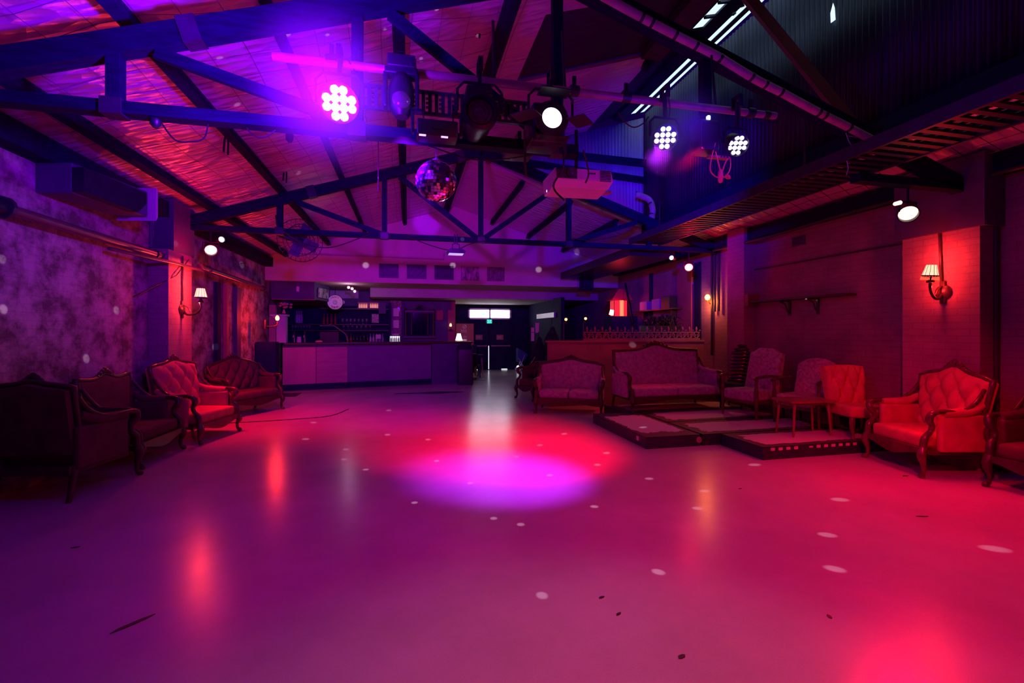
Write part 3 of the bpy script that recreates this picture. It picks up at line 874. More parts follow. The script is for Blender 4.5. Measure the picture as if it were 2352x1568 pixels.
# loose straps and a socket hanging from the mesh
for lab, u, v, Y, h in (('bulb socket dangling from the nearer truss at left', 357,276,3.8,.11), ('black junction dangling below the left LED lamp', 665,312,4.6,.12)):
    r = thing('bulb_socket', lab, 'socket', at(u,v,Y))
    MB().lathe([(.012,h/2),(.03,h*.25),(.036,0),(.034,-h*.3),(.015,-h*.5)], seg=12).build('socket_body', M['black'], r, smooth=40)
    MB().tube([(0,0,h*.45),(0,0,h*.9)], .005, 5).build('cord', M['cable'], r)
for lab, u, v, Y in (('black strap tied to the mesh near the mirror ball chain', 1098,60,5.0), ('black strap hanging from the mesh above the left red lamp', 655,400,7.6), ('black tie hanging from the mesh near the second purlin', 520,330,6.0)):
    o = MB().tube([(0,0,.12),(-.02,0,.04),(-.03,0,-.1)], .012, 5).tube([(0,0,.12),(.02,.0,.02),(.015,0,-.13)], .011, 5).build('tie_strap', M['fur'], loc=at(u,v,Y)); tag(o, lab, 'strap')
# ================================================================ FURNITURE
def crest(a, hump=.10, drop=.10):
    return 1+hump*math.exp(-(a/.30)**2)-drop*abs(a)**3

def armchair(name, label, cat, loc, deg, w=.80, d=.72, sh=.40, bh=1.08, fab='velvet', wood='wood', tuft=(.105,.15), hump=.09, drop=.08,
             seats=1, arm=.22, flare=.06, carved=True, group=None):
    """carved show-wood seat with padded back, scrolled arms and cabriole legs; front faces local -y"""
    r = thing(name, label, cat, loc, math.radians(deg), group)
    F, W = M[fab], M[wood]
    yb = d/2-.10
    top = lambda a: crest(a, hump, drop)
    hb = (bh-sh)/(1+hump)
    T = Matrix.Translation((0,yb-.02,sh-.02)) @ Matrix.Rotation(-.17,4,'X')
    mb = MB(); mb.pad(w-.12, hb, .09, top, flare, .03, tuft, nx=int(48*w/.8), nz=44, M=T)
    mb.build('backrest', F, r, smooth=60)
    # show-wood frame round the back
    pts, rad = [], []
    n = 26
    for k in range(-8, n+9):
        if k < 0: a, z = -1, (k+8)/8
        elif k > n: a, z = 1, 1-(k-n)/8
        else: a, z = -1+2*k/n, 1
        b = z
        x = a*(w/2-.06)*(1+flare*b)
        zz = hb*top(a)*b
        pts.append(T @ Vector((x+.012*(1 if a > 0 else -1)*(abs(a) == 1), -.03, zz+.012))); rad.append((.026 if 0 <= k <= n else .022)*(1.35 if seats > 1 else 1.1))
    mb = MB().tube(pts, rad, 9); mb.build('back_frame', W, r, smooth=60)
    if carved:
        c = T @ Vector((0,-.045,hb*top(0)+.015))
        mb = MB()
        for k in range(7):
            q = (k-3)/3
            mb.lathe([(0,-.02),(.018+.012*(1-abs(q)),-.012),(.024+.016*(1-abs(q)),0),(.018+.01*(1-abs(q)),.014),(0,.022)], c+Vector((q*.13*w,0,.035*(1-q*q)-.03*abs(q))), 10, 'Y')
        mb.build('carved_crest', W, r, smooth=60)
    # seat
    sw = (w-.16)/seats
    for k in range(seats):
        MB().box((-(w-.16)/2+sw*(k+.5),-.05,sh-.06),(sw-.008,d-.14,.15), bev=.05).build('seat_cushion', F, r, smooth=60)
    prof = [(-w/2+.05,sh-.12)]+[(-w/2+.05+(w-.1)*k/14, sh-.21-.035*math.cos(2*PI*k/14*1.0)*(-1 if seats == 1 else 1)) for k in range(15)]+[(w/2-.05,sh-.12)]
    MB().prism(prof, -d/2-.015, -d/2+.03).box((0,.04,sh-.155),(w-.10,d-.14,.08)).build('seat_rail', W, r)
    # arms
    for s in (-1, 1):
        x = s*(w/2-.035)
        MB().box((x,.05,sh-.02+arm/2-.06),(.07,d-.24,arm+.16), bev=.03).build('side_panel', F, r, smooth=60)
        MB().tube([(x,yb-.02,sh+arm+.10),(x+s*.01,.10,sh+arm+.035),(x+s*.02,-d/2+.20,sh+arm+.02)], [.035,.05,.042], 10, smooth=5).build('armrest', F, r, smooth=60)
        MB().tube([(x+s*.005,yb,sh+arm+.26),(x+s*.015,yb-.10,sh+arm+.13),(x+s*.03,.02,sh+arm+.045),(x+s*.035,-d/2+.17,sh+arm+.04),(x+s*.035,-d/2+.075,sh+arm+.015),(x+s*.02,-d/2+.06,sh+arm-.05),(x+s*.005,-d/2+.10,sh+arm-.11),(x,-d/2+.09,sh+arm-.17),(x-s*.0,-d/2+.03,sh-.02),(x-s*.005,-d/2+.02,sh-.12)],
                  [.018,.02,.021,.024,.034,.036,.027,.025,.032,.034], 9, smooth=6).build('arm_frame', W, r, smooth=60)
        # front cabriole, plain rear
        MB().tube([(x-s*.005,-d/2+.02,sh-.12),(x+s*.005,-d/2-.005,sh-.2),(x,-d/2+.02,.12),(x,-d/2+.015,.05),(x+s*.01,-d/2-.01,.02),(x+s*.01,-d/2-.015,.0)], [.038,.043,.022,.019,.03,.024], 10, smooth=6).build('leg', W, r, smooth=60)
        MB().tube([(x-s*.02,d/2-.09,sh-.12),(x-s*.015,d/2-.06,.15),(x-s*.01,d/2-.02,0)], [.032,.026,.02], 8, smooth=4).build('leg', W, r, smooth=60)
    return r

armchair('armchair', 'dark armchair nearest the camera on the left, its back turned', 'armchair', (-3.14,5.16,0), 170, .74, .80, .43, 1.07, 'velvet_dark', 'wood_dark', None, .05, .04)
armchair('armchair', 'dark carved armchair against the left wall behind the nearest one', 'armchair', (-3.14,6.16,0), 88, .92, .66, .40, 1.02, 'velvet_dark', 'wood_dark', None, .11, -.06)
armchair('armchair', 'buttoned orange velvet armchair by the left lamp pilaster', 'armchair', (-2.93,7.28,0), 76, .88, .72, .38, 1.11, 'velvet', 'wood', (.11,.17), .07, .05)
armchair('settee', 'small carved settee against the left wall nearest the bar', 'settee', (-2.93,9.25,0), 58, 1.12, .70, .40, 1.02, 'velvet_dark', 'wood_dark', (.10,.16), .10, .22, seats=1)
armchair('armchair', 'big buttoned red velvet armchair under the right wall lamp', 'armchair', (5.57,3.88,0), -103, .80, .74, .42, 1.13, 'velvet', 'wood', (.10,.17), .12, .09, flare=.16)
armchair('armchair', 'dark armchair at the right edge beyond the big velvet one', 'armchair', (5.80,2.93,0), -88, .74, .68, .42, 1.0, 'velvet_dark', 'wood_dark', None, .08, .06)
armchair('sofa', 'long carved brocade sofa in front of the half wall', 'sofa', (4.46,7.25,.15), 0, 1.78, .80, .38, 1.12, 'brocade', 'wood_dark', None, .16, .03, seats=2, arm=.22, flare=0)
armchair('settee', 'two-seat brocade settee left of the long sofa', 'settee', (2.95,8.05,0), -26, 1.24, .66, .40, .98, 'brocade', 'wood_dark', None, .10, .12, seats=2, arm=.16)
armchair('armchair', 'dark cabriole chair beside the walkway left of the half wall', 'armchair', (2.78,9.75,0), -70, .70, .64, .42, .82, 'velvet_dark', 'wood_dark', None, .05, .04, carved=False)

# open-armed fireside chairs
def fireside(label, loc, deg, round_top, bh=1.10):
    r = thing('fireside_chair', label, 'armchair', loc, math.radians(deg), 'pale brocade chairs on the stage risers')
    w, d, sh = .62, .66, .42
    F, W = M['brocade_pale'], M['wood']
    top = (lambda a: 1.04-.20*abs(a)**2.6) if round_top else (lambda a: (1.05 if abs(a) < .45 else 1.05-.10*min(1,(abs(a)-.45)/.35)))
    T = Matrix.Translation((0,d/2-.12,sh-.06)) @ Matrix.Rotation(-.24,4,'X')
    MB().pad(w-.06, (bh-sh)/1.02, .10, top, -.02, .035, None, 24, 24, T).build('backrest', F, r, smooth=60)
    MB().box((0,-.03,sh-.07),(w-.06,d-.10,.16), bev=.045).build('seat_cushion', F, r, smooth=60)
    MB().box((0,-.02,sh-.17),(w-.04,d-.12,.05)).build('seat_rail', W, r)
    for s in (-1, 1):
        x = s*(w/2)
        MB().tube([(x,d/2-.02,sh+.20),(x+s*.01,.05,sh+.235),(x+s*.01,-d/2+.08,sh+.22),(x+s*.01,-d/2+.0,sh+.195)], [.018,.022,.026,.022], 8, smooth=5).build('arm', W, r, smooth=60)
        MB().tube([(x,-d/2+.05,0),(x,-d/2+.05,.12),(x,-d/2+.05,sh-.1),(x,-d/2+.05,sh+.02),(x,-d/2+.05,sh+.08),(x,-d/2+.05,sh+.2)], [.014,.02,.034,.03,.02,.024], 10, smooth=4).build('front_leg', W, r, smooth=60)
        MB().tube([(x*.92,d/2+.04,0),(x*.92,d/2-.04,sh-.1),(x*.95,d/2-.03,sh+.2)], [.016,.024,.02], 8, smooth=4).build('rear_leg', W, r, smooth=60)
    return r
fireside('high-backed brocade chair with a shaped top beside the sofa', (5.36,6.24,.15), -80, False, 1.12)
fireside('round-topped brocade chair behind the little table', (5.68,5.52,.15), -74, True, 1.0)

# slipper chair
r = thing('slipper_chair', 'armless buttoned orange velvet chair behind the big red armchair', 'chair', (5.64,4.75,.15), math.radians(-14))
T = Matrix.Translation((0,.17,.34)) @ Matrix.Rotation(-.16,4,'X')
MB().pad(.46,.56,.09,lambda a: 1.0-.04*a*a,.14,.03,(.085,.20),44,44,T).build('backrest', M['velvet'], r, smooth=60)
MB().box((0,-.04,.34),(.50,.50,.14), bev=.05).build('seat', M['velvet'], r, smooth=60)
for sx, sy in ((-1,-1),(1,-1),(-1,1),(1,1)):
    MB().tube([(sx*.20,-.04+sy*.19,.28),(sx*.21,-.04+sy*.20,.20),(sx*.20,-.04+sy*.20,.06),(sx*.21,-.04+sy*.215,0)], [.032,.036,.018,.024], 9, smooth=5).build('leg', M['wood'], r, smooth=60)
o = MB().lathe([(0,.0),(.14,.02),(.17,.10),(.15,.22),(.09,.30),(0,.32)], seg=20).build('cushion', M['fur'], loc=(5.99,5.06,.15), smooth=60); o.scale = (.9,.7,1.6)
tag(o, 'black cushion propped beside the armless velvet chair', 'cushion')

# occasional table
r = thing('side_table', 'small wooden table with tapered legs on the riser', 'table', (5.06,4.97,.15), math.radians(-4))
MB().prism([(-.33,-.17),(-.30,-.20),(.30,-.20),(.33,-.17),(.33,.17),(.30,.20),(-.30,.20),(-.33,.17)], .435, .46, 'Z').build('tabletop', M['wood_mid'], r)
for sx, sy in ((-1,-1),(1,-1),(-1,1),(1,1)):
    MB().tube([(sx*.24,sy*.13,.435),(sx*.275,sy*.15,0)], [.02,.012], 10).build('leg', M['wood_mid'], r, smooth=60)
MB().box((0,0,.415),(.46,.24,.04)).build('apron', M['wood_mid'], r)

# glossy ribbed chair in the corner
r = thing('ribbed_chair', 'black glossy ribbed high-backed seat in the corner beyond the sofa', 'chair', (5.66,6.98,.15), math.radians(-62))
mb = MB()
for k in range(11):
    z, y = .46+.062*k, .13+.018*k
    w = .17 if k < 9 else .17-.05*(k-8)
    mb.tube([(-w,y-.05,z),(-w*.6,y,z),(0,y+.015,z),(w*.6,y,z),(w,y-.05,z)], [.02,.034,.036,.034,.02], 8, smooth=3)
mb.build('ribbed_back', mat('black_patent', (.05,.025,.02), .14, var=.2, coat=.8), r, smooth=70)
MB().box((0,-.02,.38),(.42,.40,.12), bev=.05).build('seat', M['fur'], r, smooth=60)
for sx in (-1,1):
    for sy in (-1,1): MB().tube([(sx*.17,sy*.16-.02,.34),(sx*.18,sy*.17-.02,0)], [.022,.014], 8).build('leg', M['wood_dark'], r)

# ---------------------------------------------------------------- stage risers
def riser(label, x0, x1, y0, y1, h=.15, strip=False, latch=False):
    r = thing('stage_riser', label, 'stage riser', ((x0+x1)/2,(y0+y1)/2,0), math.radians(0), 'low black stage risers')
    w, d = x1-x0, y1-y0
    fr = MB().box((0,0,h/2-.006),(w,d,h-.012)).build('frame', M['stage_black'], r)
    MB().box((0,0,h-.006),(w-.02,d-.02,.012)).build('worn_top', M['worn'], r)
    mb = MB()
    for s in (-1,1): mb.box((s*(w/2-.004),0,h-.006),(.014,d,.014)).box((0,s*(d/2-.004),h-.006),(w,.014,.014))
    mb.build('edge_trim', M['steel'], r)
    if strip:
        for k in range(12):
            if k in (4,): continue
            MB().box((-w/2+.13+.108*k,-d/2-.0035,h-.03),(.055,.004,.032 if k != 5 else .016)).build('tape_mark', M['paper'], fr)
    if latch:
        MB().lathe([(.028,0),(.04,.004),(.04,.016),(.028,.016)], (w/2-.02,-d/2,h*.55), 16, 'Y').build('latch_cup', M['pipe'], fr, smooth=40)
        MB().box((-w/2+.0-.003,-d/2+.22,.09),(.004,.06,.055)).build('sticker', M['paper'], fr)
    return r
riser('left stage riser with a latch cup and a torn sticker', 2.95,3.72,5.25,6.95, latch=True)
riser('middle stage riser with two worn pale patches', 3.76,5.9,5.25,6.05)
riser('riser under the high-backed chair', 3.76,5.9,6.08,6.95)
riser('rear stage riser carrying the long sofa', 3.5,5.9,6.98,7.75)
riser('front stage riser edged with a row of orange tape marks', 4.02,5.9,4.5,5.22, strip=True)
# ================================================================ SIDE WALLS: PIPES, LAMPS, SHELF
def pipe(label, pts, r, mat_='steel', clips=(), name='wall_pipe', cat='pipe', group=None):
    o = thing(name, label, cat, pts[0], 0, group)
    b = Vector(pts[0])
    MB().tube([Vector(p)-b for p in pts], r, 10).build('pipe_run', M[mat_], o, smooth=50)
    for c in clips:
        MB().lathe([(r*1.05,-.02),(r*1.3,-.02),(r*1.3,.02),(r*1.05,.02)], Vector(c)-b, 12, 'Y').build('collar', M['steel'], o)
    return o
x = XL+.16
pipe('fat dark pipe running the length of the left wall', [(x,-.5,2.56),(x,4.8,2.56)], .075, 'blackmetal', [(x,4.78,2.56)])
p = pipe('thinner pipe continuing along the left wall to the lamp pilaster', [(x,4.84,2.56),(x,7.34,2.56)], .048, 'paintpipe', [(x,7.2,2.56)])
pipe('pale pipe along the left wall from the pilaster to the bar', [(-3.22,8.15,2.52),(-3.40,12.2,2.52)], .05, 'paintpipe', [(-3.24,8.5,2.52),(-3.38,11.9,2.52)])
pipe('second thin pipe just under the left wall pipe', [(x,6.2,2.46),(-3.2,7.4,2.46),(-3.2,8.2,2.46)], .022, 'paintpipe')
for lab, u, z0, z1, X in (('vertical conduit on the left wall before the pilaster', 347,0,3.2,XL+.02),):
    q = onx(u,700,X); pipe(lab, [(X,q.y,z0),(X,q.y,z1)], .02, 'darkwall')
q = onx(363,700,XL+.03); pipe('thin cable drop on the left wall behind the buttoned armchair', [(XL+.03,q.y,.9),(XL+.03,q.y,1.95),(XL+.05,q.y+.25,2.4)], .010, 'cable')
pipe('thin black cable slanting across the left pilaster', [(-3.5,6.9,1.95),(-3.27,7.5,2.3),(-3.27,7.9,2.6)], .007, 'cable')
pipe('conduit dropping to the left wall lamp', [(-3.28,7.72,1.75),(-3.28,7.72,2.62)], .013, 'wood_dark')
# door frame strips further along the left wall
for lab, Y0, w, mm in (('dark door jamb on the left wall beyond the settee', 9.55,.16,'blackwall'),('pale narrow door jamb on the left wall', 10.0,.10,'redwall'),('wide dark door post on the left wall near the bar', 10.55,.22,'darkwall')):
    o = MB().span((XL,Y0,0),(XL+.07,Y0+w,2.42)).build('door_jamb', M[mm]); tag(o, lab, 'door jamb')

SHADE = glow('lit_shade', (1.0,.70,.42), 1.25)
BULB = glow('warm_bulb', (1.0,.26,.07), 9.0)
def wall_lamp(label, wallp, reach, shade_c, deg, fringe, R=.075, H=.13, tilt=0.0):
    """sconce: wall plate at wallp, curled arm out to the shade"""
    r = thing('wall_lamp', label, 'wall lamp', wallp, math.radians(deg), 'shaded wall lamps')
    c = Vector((0,-reach,.20))
    MB().lathe([(0,.0),(.075,.0),(.085,.012),(.07,.03),(.035,.045),(0,.05)], (0,0,.0), 20, 'Y').box((0,-.015,0),(.06,.03,.26), bev=.012).build('wall_plate', M['wood_dark'], r, smooth=40)
    MB().tube([(0,-.03,-.02),(0,-.08,-.075),(0,-reach*.75,-.06),(0,-reach,.02),(0,-reach,.11)], [.016,.014,.013,.013,.018], 8, smooth=6).tube([(0,-.03,.07),(0,-.09,.03),(0,-.12,-.03)], .008, 6, smooth=4).build('arm', M['wood_dark'], r, smooth=60)
    MB().lathe([(.0,.10),(.034,.105),(.04,.125),(.02,.14),(.016,.17)], (0,-reach,0), 14).build('candle_cup', M['wood_dark'], r, smooth=40)
    T = Matrix.Translation(c) @ Matrix.Rotation(tilt,4,'Y')
    MB().lathe([(R,-.02),(R*.62,H-.02),(R*.60,H-.022),(R*.97,-.022)], seg=20, M=T).build('shade', SHADE, r, smooth=60)
    mb = MB()
    for k in range(12):
        a = 2*PI*k/12; mb.tube([(R*math.cos(a),R*math.sin(a),-.02),(R*.62*math.cos(a),R*.62*math.sin(a),H-.02)], .0022, 4, M=T)
    mb.lathe([(R*1.02,-.026),(R*1.03,-.018),(R*1.02,-.010)], seg=20, M=T)
    mb.build('shade_trim', M['wood_dark'], r)
    if fringe:
        mb = MB()
        for k in range(18):
            a = 2*PI*k/18
            mb.lathe([(0,-.065),(.009,-.058),(.006,-.045),(.002,-.03),(.002,-.02)], (R*1.02*math.cos(a),R*1.02*math.sin(a),0), 6, M=T)
        mb.build('bead_fringe', glow('lit_beads', (1.0,.16,.06), .8), r)
    return r
wl = Vector((-3.3,7.72,1.82)); wall_lamp('lit cream wall lamp on the left pilaster', wl, .26, None, 90, False, .085, .14)
wr = Vector((5.95,onx(2168,640,5.95).y,1.94)); wall_lamp('lit fringed wall lamp on the right pilaster', wr, .20, None, -90, True, .075, .125, .12)
pipe('conduit running down to the right wall lamp', [(5.93,wr.y+.01,2.02),(5.93,wr.y+.03,2.62)], .014, 'wood_dark')
b1 = at(637,731,11.4)
r = thing('wall_lamp', 'bare bulb wall lamp on the tiled post left of the bar', 'wall lamp', (b1.x-.24,11.4,b1.z-.16), 0)
MB().box((-.03,.0,.02),(.05,.08,.22), bev=.015).build('wall_plate', M['wood_dark'], r, smooth=40)
MB().tube([(0,0,-.02),(.1,0,-.03),(.22,0,0),(.24,0,.08)], .012, 8, smooth=5).build('arm', M['wood_dark'], r, smooth=60)
MB().lathe([(0,-.05),(.03,-.04),(.045,0),(.032,.045),(.015,.065),(0,.07)], (.24,0,.16), 16).build('bulb', BULB, r, smooth=60)

# round red lamp cans near the eaves
REDL = glow('red_lamp_face', (1.0,.74,.58), 1.6)
def can(label, p, target, R, lensm=REDL, drop=.25):
    r = thing('lamp_can', label, 'stage light', p, 0, 'red lamp cans near the eaves')
    q = (Vector(target)-Vector(p)).to_track_quat('-Y', 'Z').to_matrix().to_4x4()
    MB().lathe([(R*.5,-.22),(R*.85,-.20),(R*1.05,-.02),(R*1.12,.03),(R*1.12,.05),(R*.98,.05),(R*.95,.0)], axis='Y', seg=24, M=q).build('housing', M['blackmetal'], r, smooth=40)
    mb = MB().lathe([(R*.97,.0),(R*.8,.02),(R*.5,.035),(0,.04)], axis='Y', seg=24, M=q)
    mb.build('lens', lensm, r, smooth=60)
    MB().tube([(-R-.03,0,0),(-R-.03,0,R*1.3),(R+.03,0,R*1.3),(R+.03,0,0)], .009, 6).tube([(0,0,R*1.3),(0,0,drop)], .012, 6).build('yoke', M['blackmetal'], r)
    return r
R1 = at(484,573,8.06); R2 = at(1582,613,8.06); R3 = at(2085,488,3.82)
can('red lamp can glowing at the left eave', R1, (-.5,2.5,0), .085, drop=3.09-R1.z)
can('red lamp can glowing at the far right eave', R2, (1.5,2,0), .078, drop=3.09-R2.z)
can('red lamp can glowing above the right pilaster', R3, (2.2,1.0,0.2), .088, drop=3.05-R3.z)
WL = glow('cool_lamp_face', (.88,.88,1.0), 1.5)
def small(label, p, target):
    r = thing('pin_spot', label, 'stage light', p, 0, 'small white pin spots')
    q = (Vector(target)-Vector(p)).to_track_quat('-Y', 'Z').to_matrix().to_4x4()
    MB().lathe([(.02,-.16),(.045,-.14),(.05,.02),(.046,.03),(.042,.01)], axis='Y', seg=18, M=q).build('housing', M['blackmetal'], r, smooth=40)
    MB().lathe([(.044,.01),(.03,.02),(0,.024)], axis='Y', seg=18, M=q).build('lens', WL, r, smooth=60)
    MB().tube([(0,.05,0),(0,.06,3.09-p.z)], .008, 6).build('bracket', M['blackmetal'], r)
P1 = at(508,550,8.0); P2 = at(1543,592,8.0)
small('small white pin spot beside the left red lamp', P1, BC); small('small white pin spot beside the far right red lamp', P2, BC)
o = MB().lathe([(.012,-.05),(.02,-.04),(.022,.02),(.012,.03)], axis='Y').build('clip_lamp', REDL, loc=at(2064,466,3.82)); tag(o, 'tiny red clip light above the right eave lamp', 'stage light')

# left wall: boxed loudspeaker up under the eave
p = onx(215,445,XL+.24)
r = thing('wall_speaker', 'dark loudspeaker bracketed high on the left wall', 'loudspeaker', (XL+.27,p.y,p.z), math.radians(78))
MB().box((0,0,.02),(.95,.36,.30), bev=.02).build('cabinet', M['darkwall'], r, smooth=40)
MB().prism([(-.48,-.12),(.18-.0,-.15),(.30,-.02),(.30,.10),(-.48,.12)], -.30, -.19).build('grille', M['black'], r)
MB().prism([(.49,-.17),(.52,-.12),(.52,.20),(.49,.22)], -.26, .20).build('end_panel', M['plaster'], r)
MB().tube([(-.3,.1,.0),(-.3,.24,.05)], .02, 6).tube([(.3,.1,.0),(.3,.24,.05)], .02, 6).build('bracket', M['steel'], r)

# industrial fan by the farther truss
p = at(690,552,8.3)
r = thing('wall_fan', 'big caged fan hanging under the farther truss at left', 'fan', p, math.radians(25))
mb = MB()
R = .36
for k in range(28):
    a = 2*PI*k/28
    for y in (-.12,.08):
        mb.tube([(.06*math.cos(a),y*1.2,.06*math.sin(a)),(.25*math.cos(a),y*1.1,.25*math.sin(a)),(R*math.cos(a),0,R*math.sin(a))], .003, 3, cap=False)
for rr, yy in ((.36,0),(.25,-.13),(.25,.09),(.12,-.14)):
    mb.tube([(rr*math.cos(2*PI*k/24),yy,rr*math.sin(2*PI*k/24)) for k in range(25)], .006, 5, cap=False)
mb.build('cage', M['steel'], r)
mb = MB()
for k in range(4):
    a = 2*PI*k/4+.4
    Q = Matrix.Rotation(a,4,'Y') @ Matrix.Translation((.17,0,0)) @ Matrix.Rotation(.45,4,'X')
    mb.box((0,0,0),(.24,.012,.17),0,Q,bev=.004)
mb.build('blades', M['darkwall'], r)
MB().lathe([(.0,-.22),(.08,-.2),(.09,-.05),(.05,0),(0,.02)], seg=16, axis='Y').build('motor', M['black'], r, smooth=40)
MB().tube([(-.30,.12,.05),(-.34,.15,.40)], .02, 6).tube([(0,.18,.0),(-.30,.12,.05)], .02, 6).build('bracket', M['black'], r)

# floodlight hanging from the farther truss
p = at(1047,577,8.0)
r = thing('hanging_floodlight', 'black floodlight hanging from the farther truss above the photographs', 'floodlight', p)
MB().prism([(-.14,-.05),(.14,-.05),(.16,-.01),(.10,.03),(-.10,.03),(-.16,-.01)], -.12, .12).build('housing', M['blackmetal'], r)
MB().box((0,0,-.053),(.25,.20,.006)).build('lens', glow('cool_flood', (.55,.5,1.0), .9), r)
MB().tube([(-.06,0,.03),(-.06,0,.12),(0,0,.14),(.06,0,.12),(.06,0,.03)], .009, 6).tube([(-.02,0,.13),(-.02,0,.30)], .012, 6).tube([(.02,0,.13),(.02,0,.30)], .012, 6).build('bracket', M['blackmetal'], r)

# right wall: vent, shelf, box, conduits
q = onx(1834,553,XR-.01)
r = thing('wall_vent', 'small dark vent high on the right brick wall', 'vent', (XR-.012,q.y,q.z))
MB().box((0,0,0),(.02,.24,.15)).build('frame', M['darkwall'], r)
mb = MB()
for k in range(5): mb.box((-.012,0,-.05+.025*k),(.012,.2,.008))
mb.build('slats', M['blackwall'], r)
a, b = onx(1752,680,XR), onx(1968,672,XR)
zz = 2.02
r = thing('wall_shelf', 'long dark shelf on curved brackets on the right wall', 'shelf', (XR,(a.y+b.y)/2,zz))
MB().box((-.13,0,0),(.26,abs(a.y-b.y),.03)).build('board', M['wood_dark'], r)
for u in (1815,1880):
    yy = onx(u,700,XR).y-(a.y+b.y)/2
    mb = MB().box((-.012,yy,-.13),(.024,.04,.26)).box((-.12,yy,-.025),(.22,.04,.02))
    mb.tube([(-.02,yy,-.22),(-.07,yy,-.16),(-.10,yy,-.08),(-.2,yy,-.035)], .012, 6, smooth=5)
    mb.build('bracket', M['wood_dark'], r)
p = onx(1718,690,XR-.12)
r = thing('wall_box', 'small wooden box fixed to the right wall left of the shelf', 'box', (XR-.12,7.2,1.5+70*8.3/1045))
MB().box((0,0,0),(.24,.34,.22), bev=.008).build('casing', M['wood_mid'], r, smooth=30)
MB().tube([(-.03,0,.11),(-.03,0,.15),(.05,.05,.15),(.08,.05,.11)], .006, 5, smooth=3).build('lead', M['cable'], r)
for lab, u, z0, z1, rad in (('conduit above the wooden wall box', 1722,2.1,3.35,.022), ('brown pipe down the right wall at the picture edge', 2288,0,3.35,.03)):
    y = onx(u,600,XR-.03).y
    pipe(lab, [(XR-.03,y,z0),(XR-.03,y,z1)], rad, 'wood_dark')
y0 = onx(1725,625,XR-.02).y
pipe('thin conduit sloping along the right brick wall', [(XR-.02,y0,2.62),(XR-.02,4.5,2.62)], .012, 'wood_dark')
pipe('cable bundle strung along the right eave', [(5.98,8.4,3.12),(5.98,6.5,3.10),(5.98,5.2,3.14),(5.98,2.2,3.14)], .025, 'cable')
for k, u in enumerate((1636,1643,1652)):
    q = onx(u,600,6.16); pipe(('left','middle','right')[k]+' black conduit of the three beside the yellow-lit wall', [(6.15,q.y,1.9 if k else 1.0),(6.15,q.y,3.3)], .022, 'cable', group='black conduits beside the glowing bulb')
# ================================================================ BAR
A, B = Vector((-3.03,12.26,0)), Vector((1.81,13.2,0))
BA = math.atan2(B.y-A.y, B.x-A.x); BL = (B-A).length
bar = thing('bar_counter', 'long bar counter with plain front panels across the back', 'bar', A, BA)
MB().box((BL/2+.02,.30,1.175),(BL-.0,.72,.05), bev=.015).build('counter_top', M['wood_dark'], bar, smooth=40)
MB().box((BL/2,.12,1.12),(BL,.16,.06)).build('top_rail', M['wood_dark'], bar)
PF = [mat('bar_panel_a', (.46,.24,.22), .55, var=.15, scale=5, stretch=(1,1,.3), bump=.12), mat('bar_panel_b', (.40,.22,.20), .5, var=.2, scale=7, stretch=(.4,1,2), bump=.3, bscale=14), mat('bar_panel_c', (.15,.08,.20), .6, var=.15, scale=3)]
def bx(u): 
    p = at(u, 840, 12.5); return (p.x-A.x)*math.cos(BA)+(p.y-A.y)*math.sin(BA)
for a, b, m in ((0,.76,PF[0]),(.77,1.52,PF[1]),(1.53,3.74,PF[2])):
    MB().box(((a+b)/2,.06,.63),(b-a,.04,.94)).build('front_panel', m, bar)
MB().box((BL/2-.05,.12,.08),(BL-.1,.12,.16)).box((BL/2,.3,.6),(BL-.1,.3,1.0)).build('kick_base', M['blackwall'], bar)
MB().box((3.75+.55,.14,.57),(1.08,.24,1.14)).build('end_block', M['darkwall'], bar)
o = MB().box((0,0,.62),(.44,.26,1.24), bev=.01).build('bar_end_post', M['blackwall'], loc=(-3.30,11.98,0)); tag(o, 'dark square post at the left end of the bar', 'post')
o = MB().box((0,0,.006),(.95,.55,.012)).build('floor_mat', M['black'], loc=(-2.98,11.55,0)); tag(o, 'black rubber mat on the floor by the left end of the bar', 'mat')
o = MB().prism([(0,-.18),(.5,-.1),(.75,0),(.5,.1),(0,.2),(-.3,.1),(-.9,.05),(-.9,.0),(-.3,-.06)], 0, .006, 'Z').build('floor_mat', M['black'], loc=fl(995,902)); tag(o, 'dark ragged cloth flat on the floor before the bar', 'cloth')
o = MB().box((0,0,.006),(.55,.5,.012)).build('floor_mat', M['black'], loc=fl(1092,871)); tag(o, 'black doormat beside the dark bin at the bar end', 'mat')

def box_at(name, label, cat, u0, v0, u1, v1, Y, depth, m, group=None, bev=0):
    a, b = at(u0, v1, Y), at(u1, v0, Y)
    o = MB().box((0,depth/2,(b.z-a.z)/2),(b.x-a.x,depth,b.z-a.z), bev=bev).build(name, m, loc=((a.x+b.x)/2,Y,a.z), smooth=40 if bev else None)
    return tag(o, label, cat, group)

# overhead cabinet at the left
a, b = at(622,652,12.95), at(722,652,12.95)
r = thing('overhead_cabinet', 'dark overhead cabinet hanging above the left of the bar', 'cabinet', (a.x,12.95,2.34))
w = b.x-a.x
MB().prism([(0,0),(w,0),(w+.22,1.05),(0,1.05)], 0, .46, 'Z').build('carcass', M['darkwall'], r)
MB().prism([(.02,-.0),(w,0),(w+.02,.03),(.02,.03)], -.02, 0, 'Z').build('lower_edge', M['redwall'], r)
MB().box((w*.62,-.012,.27),(.07,.012,.13)).build('switch_plate', M['paper'], r)
Q = Matrix.Translation((w+.12,.52,.2)) @ Matrix.Rotation(math.atan2(1.05,.22),4,'Z')
MB().box((0,-.02,.0),(.72,.02,.26),0,Q).build('scuffed_panel', mat('scuffed_board', (.42,.42,.46), .6, var=.9, scale=9), r)

